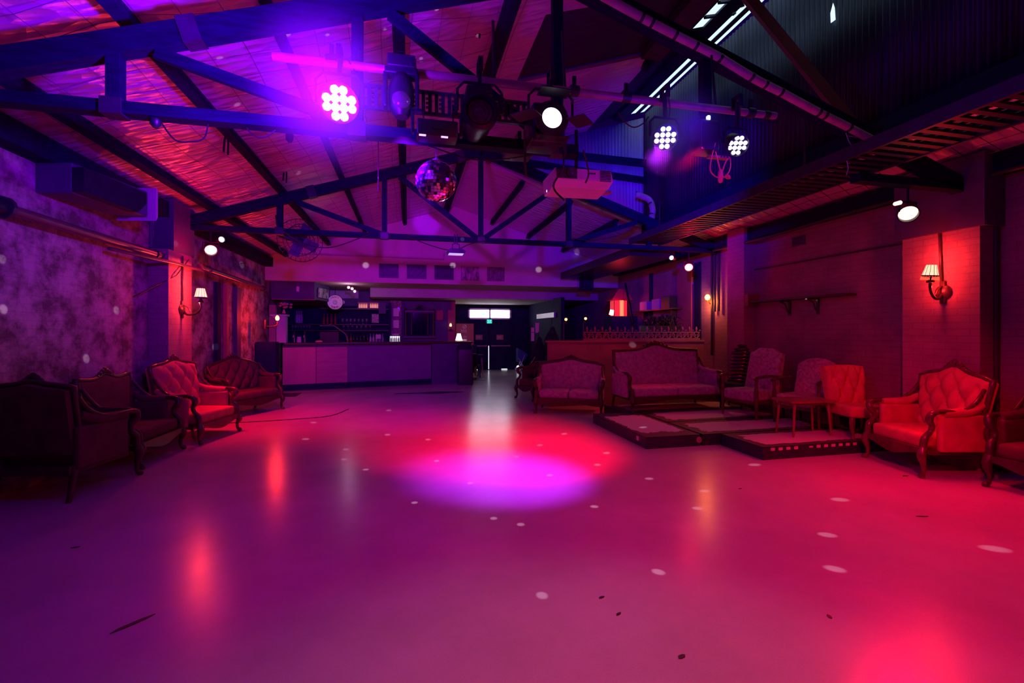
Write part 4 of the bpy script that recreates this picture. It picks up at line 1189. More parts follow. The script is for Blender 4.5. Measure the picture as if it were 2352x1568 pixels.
# tiled pier, lit post and corbel shelf with flowers
o = box_at('tiled_pier','narrow tiled pier lit red behind the bulb lamp','pier',618,700,633,787,12.75,.14, wall_mat('small_tiles',(.36,.26,.26),(.3,.2,.2),True,1.0,(.45,.6),.1,.1,.006))
o = box_at('timber_post','pale post lit bright red at the left of the bar','post',635,727,657,787,12.62,.16,M['plaster'])
r = thing('corbel_shelf','small red-lit shelf on top of the pale post','shelf',at(641,724,12.6))
MB().box((0,.08,0),(.40,.26,.05), bev=.01).box((0,.1,-.04),(.3,.18,.04)).build('board', M['plaster'], r)
p = at(652,717,12.66)
r = thing('flower_vase','little vase of pink flowers on the red-lit shelf','vase',p)
MB().lathe([(.0,-.03),(.035,-.03),(.04,.0),(.02,.05),(.025,.07)], seg=14).build('vase', M['pink'], r, smooth=50)
mb = MB(); random.seed(2)
for k in range(11):
    c = Vector((random.uniform(-.09,.16), random.uniform(-.05,.05), random.uniform(.12,.26)))
    mb.lathe([(0,-.025),(.03,-.015),(.04,.01),(.02,.03),(0,.03)], c, 8)
mb.build('blooms', M['pink'], r, smooth=60)
mb = MB()
for k in range(5): mb.tube([(0,0,.06),(.02*k-.03,0,.17)], .004, 4)
mb.build('stems', M['leaf'], r)

# back-bar shelving
SY = 14.95
r = thing('back_bar_shelves', 'dark back-bar shelving with bottles and glasses behind the counter', 'shelving', (0,SY,0))
a, b = at(640,788,SY), at(893,690,SY)
MB().span((a.x,.28,.9),(b.x,.32,2.3)).build('back_board', M['blackwall'], r)
for v in (708,744,758,790):
    z = at(800,v,SY).z
    MB().span((at(735 if v < 720 else 650,v,SY).x,0,z-.03),(b.x,.3,z)).build('shelf_board', M['wood_dark'], r)
MB().span((a.x,0,.0),(b.x,.32,.92)).build('base_unit', M['blackwall'], r)
MB().span((b.x,-.06,.9),(b.x+.07,.3,2.4)).span((a.x-.05,-.06,.9),(a.x,.3,2.3)).build('upright', M['blackwall'], r)
def shelf_z(v): return at(800,v,SY).z
# glasses and bottles: one of each kind, then copies
g0 = MB().lathe([(.028,0),(.028,.004),(.004,.008),(.004,.07),(.03,.10),(.036,.15),(.030,.17)], seg=12).build('wine_glass', M['glass'], smooth=50)
tag(g0, 'stemmed glass in the upper row on the back-bar shelves', 'glass', 'stemmed glasses on the upper back-bar shelf')
random.seed(4)
def row(src, us, v, dy, label, group, first):
    z = shelf_z(v)
    for k, u in enumerate(us):
        o = src if (first and k == 0) else src.copy()
        if o is not src: COL.objects.link(o)
        p = at(u, v, SY+dy); o.location = (p.x, SY+dy, z+.001)
        o['label'] = label; o['group'] = group
row(g0, [787+9.2*k for k in range(7)], 744, .08, 'stemmed glass in the upper row on the back-bar shelves', 'stemmed glasses on the upper back-bar shelf', True)
row(g0, [789+10.2*k for k in range(7)], 758, .08, 'stemmed glass in the lower row on the back-bar shelves', 'stemmed glasses on the lower back-bar shelf', False)
row(g0, [672+6.5*k for k in range(7)], 758, .10, 'stemmed glass in the row above the beer taps', 'stemmed glasses above the beer taps', False)
b0 = MB().lathe([(0,0),(.036,0),(.038,.01),(.038,.17),(.03,.21),(.014,.24),(.013,.30),(.016,.305),(.016,.32),(0,.32)], seg=12).build('bottle', M['bottle_dark'], smooth=40)
tag(b0, 'dark bottle standing on the back-bar worktop', 'bottle', 'dark bottles on the back-bar worktop')
def brow(mname, us, v, lab, grp, first=False, sc=1.0):
    z = shelf_z(v)
    for k, u in enumerate(us):
        if first and k == 0: o = b0
        else:
            o = b0.copy(); o.data = b0.data.copy() if k == 0 else last.data; COL.objects.link(o)
            if k == 0: o.data.materials[0] = M[mname]
        p = at(u, v, SY+.12); o.location = (p.x, SY+.12, z+.001); o.scale = (sc,sc,sc); o['label'] = lab; o['group'] = grp; last = o
brow('bottle_dark', [812+8*k for k in range(5)], 790, 'dark bottle standing on the back-bar worktop', 'dark bottles on the back-bar worktop', True)
brow('bottle_clear', [851+7*k for k in range(5)], 790, 'clear bottle at the right end of the back-bar worktop', 'clear bottles on the back-bar worktop')
brow('bottle_amber', [806,798], 790, 'amber bottle at the left of the worktop row', 'amber bottles on the back-bar worktop')
brow('bottle_clear', [682,687,692], 742, 'tall clear bottle on the shelf right of the flowers', 'tall clear bottles near the flowers', False, 1.15)
brow('bottle_amber', [744,752,761,770], 744, 'amber bottle on the shelf under the round sign', 'amber bottles under the round sign')
# lit glass display cases on the top shelf
for lab, u0, u1 in (('lit display case of bottles on the top back-bar shelf, left one', 821,845), ('lit display case of bottles on the top back-bar shelf, right one', 847,870)):
    a, b = at(u0,708,SY), at(u1,694,SY)
    r = thing('display_case', lab, 'display case', ((a.x+b.x)/2,SY,a.z))
    w, h = b.x-a.x, b.z-a.z
    MB().box((0,.22,h/2),(w,.02,h)).box((0,.11,.008),(w,.22,.016)).box((0,.11,h-.008),(w,.22,.016)).build('case', mat('rosy_case', (.55,.25,.3), .5), r)
    mb = MB()
    for k in range(5): mb.lathe([(0,.016),(.018,.016),(.018,.11),(.008,.13),(.008,.16),(0,.16)], (-w/2+.05+k*(w-.1)/4,.1,0), 8)
    mb.build('miniature_bottles', glow('amber_sparkle', (1.0,.45,.28), .55), r)  # bottles glow themselves in place of the case's warm lights
o = box_at('wall_notice','pale drawing pinned up on the back-bar shelves','poster',854,721,870,741,SY-.03,.01,mat('sketch_paper',(.62,.55,.5),.8,var=.6,scale=18))
o = box_at('price_card','small cream card leaning among the clear bottles','card',863,768,875,778,SY-.02,.01,M['paper'])
o = box_at('framed_print','dark framed print at the top right of the shelves','picture',870,695,886,720,SY-.03,.03,M['darkwall'])
o = box_at('cash_drawer','dark box on the counter behind the bar rail','box',735,762,778,788,13.9,.3,M['black'])
r = thing('bar_rail', 'thin bent rail catching red light behind the counter', 'rail', at(735,748,14.2))
b0r = at(735,748,14.2)
MB().tube([at(u,v,14.2)-b0r for u, v in ((735,748),(768,748),(794,767),(800,788))], .012, 6).build('rail_tube', M['pipe'], r)
# beer taps
for lab, u in (('chrome beer tap at the left of the bar', 676), ('second beer tap right of the first', 700)):
    p = at(u, 788, 12.75)
    r = thing('beer_tap', lab, 'beer tap', (p.x,p.y,1.2))
    MB().tube([(0,0,0),(0,0,.14),(-.0,-.02,.18),(0,-.09,.18),(0,-.11,.13)], .014, 8, smooth=4).build('spout', M['pipe'], r, smooth=50)
    MB().lathe([(.012,.18),(.02,.2),(.024,.29),(0,.31)], (.0,0,0), 10).build('handle', M['black'], r)
o = MB().lathe([(.0,0),(.05,0),(.06,.03),(.05,.13),(.055,.15)], seg=14).build('jug', M['plaster'], loc=(at(688,770,12.9).x,12.85,1.2), smooth=50); tag(o, 'pale jug standing by the beer taps', 'jug')
o = MB().lathe([(.0,0),(.09,0),(.10,.02),(.06,.05),(0,.055)], seg=16).build('bowl', M['pink'], loc=(at(733,782,12.9).x,12.88,1.2), smooth=50); tag(o, 'small red-lit bowl on the counter top', 'bowl')

# round sign with lettering
p = at(770,694,13.95)
r = thing('round_sign', 'round white sign with red lettering above the back bar', 'sign', p, math.radians(0))
RS = .205
MB().lathe([(0,-.06),(RS,-.06),(RS*1.03,-.02),(RS*1.03,.02),(RS,.03),(RS*.97,.026),(0,.026)], axis='Y', seg=36).build('sign_box', M['white'], r, smooth=40)
mb = MB().tube([(RS*1.02*math.cos(2*PI*k/36),-.015,RS*1.02*math.sin(2*PI*k/36)) for k in range(37)], .012, 6, cap=False); mb.build('sign_rim', M['blackmetal'], r)
RT = mat('sign_red', (.55,.06,.08), .6)
def text_mesh(body, size):
    c = bpy.data.curves.new('lettering', 'FONT'); c.body = body; c.size = size; c.align_x = 'CENTER'; c.align_y = 'CENTER'; c.extrude = .002
    t = bpy.data.objects.new('lettering', c); COL.objects.link(t)
    bpy.context.view_layer.update()
    me = bpy.data.meshes.new_from_object(t)
    bpy.data.objects.remove(t); bpy.data.curves.remove(c)
    return me
def put_text(mb, body, size, Mx):
    me = text_mesh(body, size)
    mb.add([v.co.copy() for v in me.vertices], [list(f.vertices) for f in me.polygons], Mx @ Matrix.Rotation(PI/2,4,'X'))
    bpy.data.meshes.remove(me)
mb = MB()
for word, a0, da, flip in (('HEAPS', 125, -17.5, False), ('NORMAL', 232, 15.2, True)):
    for k, ch in enumerate(word):
        a = math.radians(a0+da*k)
        rot = Matrix.Rotation((a-PI/2)*-1 if not flip else -(a+PI/2), 4, 'Y')
        put_text(mb, ch, .085, Matrix.Translation((.150*math.cos(a),-.031,.150*math.sin(a))) @ rot)
for a in (160,200,340,20):
    a = math.radians(a); mb.lathe([(.009,0),(.009,.004),(0,.004)], (.150*math.cos(a),-.028,.150*math.sin(a)), 8, 'Y')
mb.build('lettering', RT, r, fix=False)
mb = MB()
for k in range(7):
    a = 2*PI*k/7; mb.tube([(.045*math.cos(a)+.02*math.cos(t),-.03,.045*math.sin(a)+.02*math.sin(t)) for t in [2*PI*i/10 for i in range(11)]], .006, 4, cap=False)
mb.build('emblem', mat('sign_grey', (.35,.33,.36), .6), r)
MB().tube([(0,.0,RS),(0,0,RS+.2)], .008, 6).build('hanger', M['black'], r)
o = MB().lathe([(0,-.05),(.05,-.04),(.055,.03),(0,.05)], axis='Y').build('sign_spare', M['plaster'], loc=at(788,694,14.5)); o.name = 'small_plaque'; tag(o, 'small round plaque just right of the lettered sign', 'plaque')
# track spots under the bar ceiling
r = thing('track_spots', 'cluster of three little silver track spots above the back bar', 'track light', at(808,655,13.6))
for k, (u, v) in enumerate(((801,660),(809,663),(815,669))):
    q = at(u,v,13.6)-at(808,655,13.6)
    sh = MB().lathe([(.02,-.05),(.045,-.04),(.05,.04),(.04,.045),(.035,.02),(0,.02)], q, 14, 'Y').build('spot_head', M['pipe'], r, smooth=50)
    MB().lathe([(.034,.021),(.02,.03),(0,.032)], q, 12, 'Y').build('spot_lens', glow('soft_white', (1.0,.8,.85), 1.2), sh)
MB().box((.04,.05,.06),(.4,.03,.03)).build('track', M['black'], r)

# pier with papers, lit fridge, ornate mirror
PY2 = 15.0
o = box_at('poster_pier','papered wall pier between the shelves and the mirror','pier',896,690,922,788,15.05,.2, mat('patterned_wallpaper',(.34,.20,.28),.8,var=.6,scale=12))
for lab, v0, v1 in (('upper framed certificate on the papered pier',707,727),('lower framed certificate on the papered pier',734,754)):
    a, b = at(902,v1,15.0), at(917,v0,15.0)
    r = thing('framed_certificate', lab, 'picture', ((a.x+b.x)/2,15.04,(a.z+b.z)/2))
    w, h = b.x-a.x, b.z-a.z
    MB().box((0,-.01,0),(w*1.12,.02,h*1.1)).build('frame', M['wood_dark'], r)
    MB().box((0,-.023,0),(w*.92,.006,h*.9)).build('sheet', M['paper'], r)
o = box_at('letter_strip','cream lettered strip below the certificates','sign',899,766,916,770,15.0,.01,M['paper'])
r = thing('bottle_fridge','small brightly lit bottle fridge below the certificates','fridge',at(907,787,14.6))
q0 = at(907,787,14.6); w = (at(919,780,14.6)-at(895,780,14.6)).x; h = at(907,771,14.6).z-q0.z
MB().box((0,.2,h/2),(w*1.05,.3,h*1.08)).build('cabinet', M['blackwall'], r)
MB().box((0,.04,h/2),(w*.92,.02,h*.9)).build('lit_interior', glow('fridge_light', (.95,.97,1.0), 1.4), r)
for k in range(5):
    MB().lathe([(0,0),(.022,0),(.022,.11),(.009,.15),(.009,.19),(0,.19)], (-w*.36+k*w*.18,.0,.02), 8).build('bottle', M['bottle_clear' if k % 2 else 'bottle_dark'], r)
a, b = at(928,776,15.1), at(1000,704,15.1)
r = thing('ornate_mirror','dark ornate-framed mirror cabinet on the back wall','mirror',((a.x+b.x)/2,15.2,a.z))
w, h = b.x-a.x, b.z-a.z
prof = []
for k in range(25):
    q = -1+2*k/24; prof.append((q*w/2, h*(.93+.07*math.cos(q*PI*1.5)+.03*math.cos(q*9))))
mb = MB(); mb.prism([(-w/2,0)]+prof+[(w/2,0)], -.02, .03)
mb.build('back_panel', M['blackwall'], r)
mb = MB()
for s in (-1,1):
    mb.lathe([(.05,0),(.06,.05),(.04,.1),(.035,h*.75),(.055,h*.82),(.04,h*.9),(0,h*.95)], (s*w*.44,-.05,0), 10)
    mb.lathe([(.03,.12),(.024,.2),(.022,h*.7),(.03,h*.78)], (s*w*.26,-.05,0), 10)
mb.box((0,-.05,.03),(w,.12,.06)).box((0,-.05,h*.84),(w*.94,.10,.06))
mb.tube([(q[0]*.98,-.04,q[1]) for q in prof], .03, 8)
mb.build('carved_frame', M['wood_dark'], r, smooth=50)
MB().box((0,-.025,h*.45),(w*.46,.008,h*.72)).build('mirror_glass', mat('old_mirror', (.22,.2,.24), .04, metal=1.0, var=.3), r)
o = box_at('carved_panel','carved grotesque panel right of the ornate mirror','carving',1002,712,1018,735,15.2,.06,M['redwall'],bev=.02)
# beam of shelf lamps glimpsed in the red niche
r = thing('niche_lamp','small candle lamp glowing in the red niche left of the doors','lamp',at(1035,757,15.15))
MB().lathe([(.05,0),(.055,.015),(.02,.03),(.015,.09),(.03,.10)], seg=12).build('stand', M['brass'], r)
MB().lathe([(.02,.10),(.045,.13),(.03,.20),(0,.22)], seg=12).build('candle_shade', SHADE, r, smooth=60)
MB().box((0,.07,-.015),(.14,.22,.03)).build('wall_bracket', M['wood_dark'], r)
o = box_at('red_screen','red-lit screen panel left of the niche lamp','panel',1029,712,1046,786,15.28,.02,M['redwall'])

# bin, stools and lamp at the bar end
p = fl(1066,884)
r = thing('dustbin','tall black bin at the right end of the bar','bin',(p.x+.05,p.y+.25,0))
MB().box((0,0,.50),(.42,.44,1.0), bev=.03).build('body', M['black'], r, smooth=40)
mb = MB(); random.seed(9)
mb.lathe([(0,1.16),(.12,1.14),(.22,1.07),(.24,1.0),(.22,.98)], seg=12)
mb.build('bag_top', M['fur'], r, smooth=40)
r = thing('drinks_table','small dark table beyond the bin with a bag on it','table',(at(1082,838,14.75).x,14.75,0))
hz = at(1082,838,14.6).z
MB().box((0,0,hz-.02),(.62,.5,.04)).build('tabletop', M['blackwall'], r)
for sx in (-1,1):
    for sy in (-1,1): MB().box((sx*.26,sy*.2,hz/2-.02),(.04,.04,hz-.04)).build('leg', M['blackwall'], r)
o = box_at('handbag','dark bag with a pink clasp on the table beyond the bin','bag',1066,812,1098,838,14.6,.3,M['fur'],bev=.04)
p = at(1054,790,16.3)
r = thing('table_lamp','lit white table lamp beside the red wall by the doors','lamp',(p.x,16.3,p.z-.04))
MB().lathe([(.07,0),(.075,.015),(.03,.03),(.02,.10),(.03,.14),(.01,.18)], seg=14).build('base', M['brass'], r, smooth=50)
MB().lathe([(.135,.17),(.10,.24),(.075,.34),(.065,.42),(.062,.42),(.13,.168)], seg=20).build('lamp_shade', glow('white_shade', (1.0,.88,.78), 1.4), r, smooth=60)
r2 = thing('sideboard','dark sideboard under the white table lamp','sideboard',(p.x+.24,16.45,0))
MB().box((0,0,(p.z-.04)/2),(.8,.45,p.z-.04)).build('carcass', M['blackwall'], r2)
o = box_at('white_box','pale leaflet box beside the white table lamp','box',1058,779,1072,792,16.36,.06,M['paper'])
a, b = at(1047,798,16.9), at(1088,743,16.9)
r = thing('red_notice_board','red notice board with a no smoking symbol left of the doors','notice board',((a.x+b.x)/2,16.9,0))
w = b.x-a.x
MB().box((0,.02,b.z/2),(w,.04,b.z)).build('board', M['redwall'], r)
q = at(1067,750,16.88)-Vector(((a.x+b.x)/2,16.9,0))
MB().tube([(q.x+.065*math.cos(2*PI*k/20),q.y,q.z+.065*math.sin(2*PI*k/20)) for k in range(21)], .010, 5, cap=False).tube([(q.x-.045,q.y,q.z-.045),(q.x+.045,q.y,q.z+.045)], .010, 5).build('no_smoking_symbol', M['paper'], r)
mb = MB()
for k in range(2): mb.box((q.x-.03,q.y,q.z-.13-.06*k),(.22,.006,.022))
for k in range(3): mb.box((q.x+.02,q.y,q.z-.36-.05*k),(.14,.006,.014))
mb.build('notice_lettering', M['paper'], r)
for lab, u, v in (('chrome-legged stool glimpsed beyond the bin', 1100,862),):
    p = fl(u,v)
    r = thing('bar_stool', lab, 'stool', (p.x,p.y,0))
    for sx in (-1,1):
        for sy in (-1,1): MB().tube([(sx*.13,sy*.13,0),(sx*.09,sy*.09,.62)], .014, 8).build('leg', M['pipe'], r)
    MB().lathe([(0,.62),(.16,.62),(.17,.66),(.15,.70),(0,.71)], seg=20).build('seat', M['fur'], r, smooth=50)

# exit sign
p = at(1124,738,17.2)
r = thing('exit_sign','small green running-man exit sign above the doors','exit sign',p)
MB().box((0,.03,0),(.30,.06,.17)).build('case', M['black'], r)
MB().box((0,-.003,0),(.19,.006,.14)).build('green_face', glow('exit_green', (.02,.75,.55), 1.6), r)
MB().lathe([(.014,0),(.014,.004),(0,.004)], (.0,-.007,.05), 10, 'Y').tube([(0,-.01,.035),(-.01,-.01,-.005)], .010, 5).tube([(-.01,-.01,-.005),(.025,-.01,-.03),(.02,-.01,-.06)], .007, 5).tube([(-.01,-.01,-.005),(-.03,-.01,-.03),(-.055,-.01,-.035)], .007, 5).tube([(0,-.01,.03),(-.035,-.01,.02)], .006, 5).tube([(0,-.01,.03),(.035,-.01,.01)], .006, 5).box((.07,-.008,0),(.02,.004,.10)).box((-.075,-.008,0),(.02,.004,.10)).build('running_man', M['white'], r)
# white pelmet and posters on the right-hand entry wall
o = MB().bar(Vector((4.58,15.9,2.02)),Vector((4.58,13.9,2.02)),.06,.16).build('pelmet', M['white']); tag(o, 'white pelmet over the side opening right of the doors', 'pelmet')
for lab, u0, v0, u1, v1, mm in (('narrow upper poster right of the doors',1230,741,1238,764,'paper'),('white oval-cornered poster right of the doors',1220,764,1227,783,'white'),('small dark-printed poster right of the doors',1220,752,1227,763,'paper')):
    o = box_at('wall_poster', lab, 'poster', u0,v0,u1,v1,13.36,.01,M[mm])
# coats and bags hanging by the walkway
for lab, u, v, s, Y in (('black hooded coat hanging at the end of the half wall',1268,790,1.0,12.2),('black coat on the peg nearer the doors',1238,815,1.1,13.0)):
    p = at(u,v,Y)
    r = thing('hanging_coat', lab, 'coat', p)
    mb = MB()
    def f(a, b):
        t = 2*PI*a; z = .42-.9*b
        w = (.03+.19*min(1,b*3.2)**.7*(1-.2*b))*s
        return (w*math.cos(t)*(1+.08*math.sin(5*t)), .5*w*math.sin(t)*(1+.08*math.sin(7*t+2)), z)
    mb.grid(f, 24, 14)
    mb.lathe([(0,.50*s),(.05,.47*s),(.085,.38*s),(.11,.28*s)], (0,-.04,0), 12)
    mb.build('coat_body', M['fur'], r, smooth=60)
    MB().tube([(.16,-.05,.1),(.19,-.08,-.1),(.16,-.06,-.25)], .006, 5, smooth=4).build('piping', M['white'], r)
    MB().tube([(0,0,.55),(0,.05,.7)], .01, 5).build('hook', M['black'], r)
# blue folded pushchair by the doors
p = fl(1196,852)
r = thing('pushchair','folded blue cloth pushchair standing right of the doors','pushchair',(p.x,p.y,0))
MB().prism([(-.14,.35),(.12,.42),(.24,.62),(-.02,.80),(-.14,.86)], -.16, .16).build('hood', M['blue_cloth'], r)
MB().tube([(-.1,-.15,.05),(.12,-.15,.62)], .014, 6).tube([(.14,-.15,.05),(-.12,-.15,.5)], .014, 6).tube([(-.1,.15,.05),(.12,.15,.62)], .014, 6).tube([(.14,.15,.05),(-.12,.15,.5)], .014, 6).build('frame', M['white'], r)
for x in (-.11,.15):
    for y in (-.17,.17):
        MB().lathe([(.02,-.015),(.07,-.015),(.075,0),(.07,.015),(.02,.015)], (x,y,.075), 16, 'Y').build('wheel', M['white'], r)
MB().lathe([(0,0),(.045,.0),(.05,.02),(.03,.03),(0,.032)], (-.16,-.2,.18), 14, 'Y').build('headlamp', glow('torch_white', (.9,.95,1.0), 2.0), r)

# photographs on the bulkhead
for k, (u, hw, lab, c1, c2, sc_) in enumerate(((893,22.5,'leftmost unframed dark concert photograph on the bulkhead',(.012,.012,.05),(.05,.03,.12),14),(957,22.5,'second dark concert photograph from the left on the bulkhead',(.012,.012,.05),(.07,.04,.14),20),(1020,22,'middle photograph, nearly black, on the bulkhead',(.008,.008,.04),(.015,.012,.06),6),(1080,21,'photograph of pale standing figures on the bulkhead',(.03,.02,.06),(.45,.34,.45),8),(1139,20,'rightmost greyish crowd photograph on the bulkhead',(.06,.04,.10),(.22,.15,.24),11))):
    v = 622+.031*(u-893)
    a, b = at(u-hw, v+15.5, YB-.02), at(u+hw, v-15.5, YB-.02)
    o = MB().box((0,0,0),(b.x-a.x,.012,b.z-a.z)).build('photograph', mat('photo_print_%d' % k, c2, .45, col2=c1, scale=sc_, stretch=(1.6,1,.7)), loc=((a.x+b.x)/2,YB-.012,(a.z+b.z)/2)); tag(o, lab, 'photograph', 'photographs in a row on the bulkhead')
a = at(708,584,YB-.03); b = at(1020,593,YB-.03)
pipe('thin conduit running along the bulkhead above the photographs', [(a.x,YB-.03,a.z),(b.x,YB-.03,a.z-.01),(b.x,YB-.03,a.z+.16)], .014, 'pipe')

# ================================================================ BEHIND THE HALF WALL
o0 = thing('iron_cresting','painted iron lace cresting along the top of the half wall','iron lace',(3.46,PY+.05,1.31))
n = 16; pw = (XR-.06-3.46)/n
mb = MB()
mb.box((n*pw/2,0,.02),(n*pw,.03,.04)).box((n*pw/2,0,.165),(n*pw,.025,.02))
for k in range(n):
    c = pw*(k+.5)
    for s in (-1,1):
        mb.tube([(c+s*(.012+.055*math.sin(t*.8)),0,.04+.11*t/3.0+.0) for t in [3.0*i/8 for i in range(9)]], .016, 5, smooth=2)
        mb.tube([(c+s*(.045+.024*math.cos(t)),0,.10+.024*math.sin(t)) for t in [2*PI*i/8 for i in range(9)]], .013, 5, cap=False)
    mb.tube([(c+pw/2+.02*math.cos(t),0,.19+.02*math.sin(t)) for t in [PI*i/5 for i in range(6)]], .008, 5)
lb = mb.build('lace_band', M['partition'], o0)
for k in range(n):
    MB().lathe([(.014,.17),(.016,.19),(.010,.20),(.026,.225),(.020,.25),(.006,.285),(0,.295)], (pw*(k+.5),0,0), 8).build('finial', M['partition'], lb, smooth=60)

LY = 11.3
p = at(1421,726,LY)
r = thing('red_lantern','red glowing lantern cabinet with a peaked roof behind the half wall','lantern',p)
w = (at(1436,700,LY)-at(1406,700,LY)).x
LR = glow('red_lantern_glow', (1.0,.03,.05), .55)
MB().box((0,0,.20),(w,.24,.42)).build('glowing_body', LR, r)
MB().lathe([(.06,.0),(.06,.40),(.05,.42)], (.03,-.10,0), 10).build('inner_tube', glow('amber_tube', (1.0,.38,.10), .9), r)
MB().prism([(-w*.78,.42),(w*.85,.42),(w*.30,.70),(-w*.25,.72)], -.20, .20).build('peaked_roof', mat('red_hood', (.40,.05,.07), .6), r)
MB().box((0,-.13,.2),(.02,.02,.44)).box((-w/2,-.125,.2),(.02,.02,.44)).box((w/2,-.125,.2),(.02,.02,.44)).build('glazing_bars', M['wood_dark'], r)
o = MB().box((0,0,p.z/2),(.75,.5,p.z-.01)).build('pedestal_cabinet', M['blackwall'], loc=(p.x+.06,LY+.02,0)); tag(o, 'dark cabinet carrying the red lantern', 'cabinet')
p2 = at(1409,724,LY-.35)
r = thing('desk_lamp','small tilted lit lamp in front of the red lantern','lamp',(p2.x,LY-.2,p.z))
MB().lathe([(.04,0),(.03,.015),(.0,.02)], seg=10).tube([(0,0,.01),(0,0,.05)], .008, 5).build('base', M['brass'], r)
MB().lathe([(.06,.03),(.05,.16),(.047,.16),(.057,.03)], seg=14, M=Matrix.Rotation(.2,4,'Y')).build('shade', glow('pale_lit_shade', (1.0,.75,.66), 1.4), r, smooth=50)
for lab, u, v, Y in (('bare warm bulb wall light over the left end of the half wall',1300,734,11.0),('second warm bulb wall light, left of the red lantern',1345,732,11.6)):
    p = at(u,v,Y)
    r = thing('bulb_light', lab, 'wall light', p)
    MB().lathe([(0,-.03),(.03,-.02),(.04,.01),(.025,.04),(0,.045)], seg=12).build('bulb', glow('dim_warm_bulb', (1.0,.52,.22), 1.8), r, smooth=60)
    MB().tube([(0,0,-.03),(.02,.06,-.10),(.0,.12,-.06),(0,.16,-.16)], .012, 6, smooth=4).build('bracket', M['brass'], r)
    MB().tube([(0,.16,-.16),(0,.16,-p.z)], .02, 6).build('stand', M['wood_dark'], r)
# shelf with boxes, planter, glowing bulb
r = thing('side_shelf','shelf on the right wall beyond the half wall','shelf',(6.06,10.3,2.02))
MB().box((0,0,0),(.28,1.9,.03)).build('board', M['wood_dark'], r)
MB().box((.05,-.7,-.1),(.14,.03,.17)).box((.05,.6,-.1),(.14,.03,.17)).build('bracket', M['wood_dark'], r)
for lab, y, mm, h in (('pale violet carton on the side shelf',10.75,'plaster',.22),('cream printed carton on the side shelf',10.15,'paper',.25),('black box at the near end of the side shelf',9.72,'black',.28)):
    o = MB().box((0,0,h/2),(.2,.36,h), bev=.004).build('carton', M[mm], loc=(6.05,y,2.036)); tag(o, lab, 'box')
p = Vector((5.50,9.15,1.52))
r = thing('planter_stand','tall black planter of dark foliage beside the glowing bulb','planter',(p.x,p.y,0))
MB().prism([(-.30,0),(.30,0),(.36,1.62),(-.42,1.62)], -.22, .22).build('box', M['black'], r)
mb = MB(); random.seed(6)
for k in range(70):
    a = random.uniform(0,2*PI); L = random.uniform(.18,.42); up = random.uniform(.05,.28)
    c = Vector((random.uniform(-.35,.3), random.uniform(-.15,.15), 1.6))
    d = Vector((math.cos(a), math.sin(a)*.6, 0)); sd = Vector((-d.y, d.x, 0)).normalized()*.018
    q1, q2, q3 = c, c+d*L*.5+Vector((0,0,up)), c+d*L+Vector((0,0,up*.6))
    mb.add([q1-sd,q1+sd,q2+sd*1.5,q2-sd*1.5,q3], [(0,1,2,3),(3,2,4)])
mb.build('foliage', M['leaf'], r, fix=False)
YBULB = at(1625,683,8.3)
r = thing('globe_bulb','glowing yellow globe bulb on a wall bracket behind the half wall','wall light',YBULB)
MB().lathe([(0,-.055),(.035,-.045),(.055,0),(.04,.04),(.02,.06),(0,.065)], seg=18).build('globe', glow('yellow_globe', (1.0,.42,.10), 7.0), r, smooth=60)
MB().tube([(0,0,-.05),(.05,.0,-.12),(.12,.0,-.14),(6.19-YBULB.x,0,-.12)], .010, 6, smooth=4).build('bracket', M['brass'], r)
for lab, u, v, w, h, mm in (('yellow card on the far right wall',1587,645,.10,.16,'paper'),('oval tag on the far right wall',1563,668,.08,.20,'paper'),('small square notice on the far right wall',1603,666,.10,.11,'paper')):
    q = onx(u,v,XR-.006); o = MB().box((0,0,0),(.01,w*1.8,h)).build('wall_card', M[mm], loc=(XR-.006,q.y,q.z)); tag(o, lab, 'notice')
# boards on that wall
for lab, u0, u1, mm in (('dark upright board on the far right wall, left one',1493,1500,'blackwall'),('brown door on the far right wall',1558,1590,'redwall'),('dark post between the brown door and the lit wall',1597,1611,'blackwall')):
    a, b = onx(u0,700,XR).y, onx(u1,700,XR).y
    o = MB().span((XR-.03,min(a,b),.9),(XR,max(a,b),3.0)).build('wall_board', M[mm]); tag(o, lab, 'panel')
o = MB().bar(onx(1436,650,5.6),onx(1455,742,5.6),.04,.04).build('raking_strut', M['beam']); tag(o, 'thin raking strut right of the red lantern', 'strut')

# ================================================================ FLOOR SCRAPS
random.seed(21)
for k, (u, v, L, w, a, lab) in enumerate(((306,1432,.19,.025,.75,'dark stick lying on the floor at lower left'),(173,1257,.05,.02,.1,'dark scrap on the floor at far left'),(1421,1410,.04,.014,.4,'tiny leaf scrap on the floor below centre'),(1566,1508,.045,.02,.2,'leaf scrap on the floor near the bottom edge'),(1905,1416,.035,.02,1.2,'leaf scrap on the red-lit floor at lower right'),(2118,1186,.10,.018,-.3,'short dark twig on the floor below the big armchair'),(2080,1093,.07,.025,-.1,'dark leaf by the front leg of the big armchair'),(1640,1015,.10,.03,-.1,'dark smear scrap in front of the stage risers'),(1700,1122,.04,.01,.1,'tiny crumb on the floor before the risers'),(1382,1372,.04,.015,.2,'small leaf scrap near the floor centre'))):
    p = fl(u, v)
    o = MB().prism([(-L/2,-w*.2),(-L*.2,-w/2),(L*.25,-w*.4),(L/2,w*.1),(L*.2,w/2),(-L*.3,w*.45)], 0, .004, 'Z').build('floor_scrap', M['cable'], loc=(p.x,p.y,.0)); o.rotation_euler = (0,0,a)
    tag(o, lab, 'scrap')
o = MB().tube([fl(u,v)+Vector((0,0,.006)) for u, v in ((522,972),(600,968),(690,962),(760,955),(800,940))], .007, 5, smooth=4).build('floor_cable', M['cable']); tag(o, 'thin black cable across the floor by the left settee', 'cable')
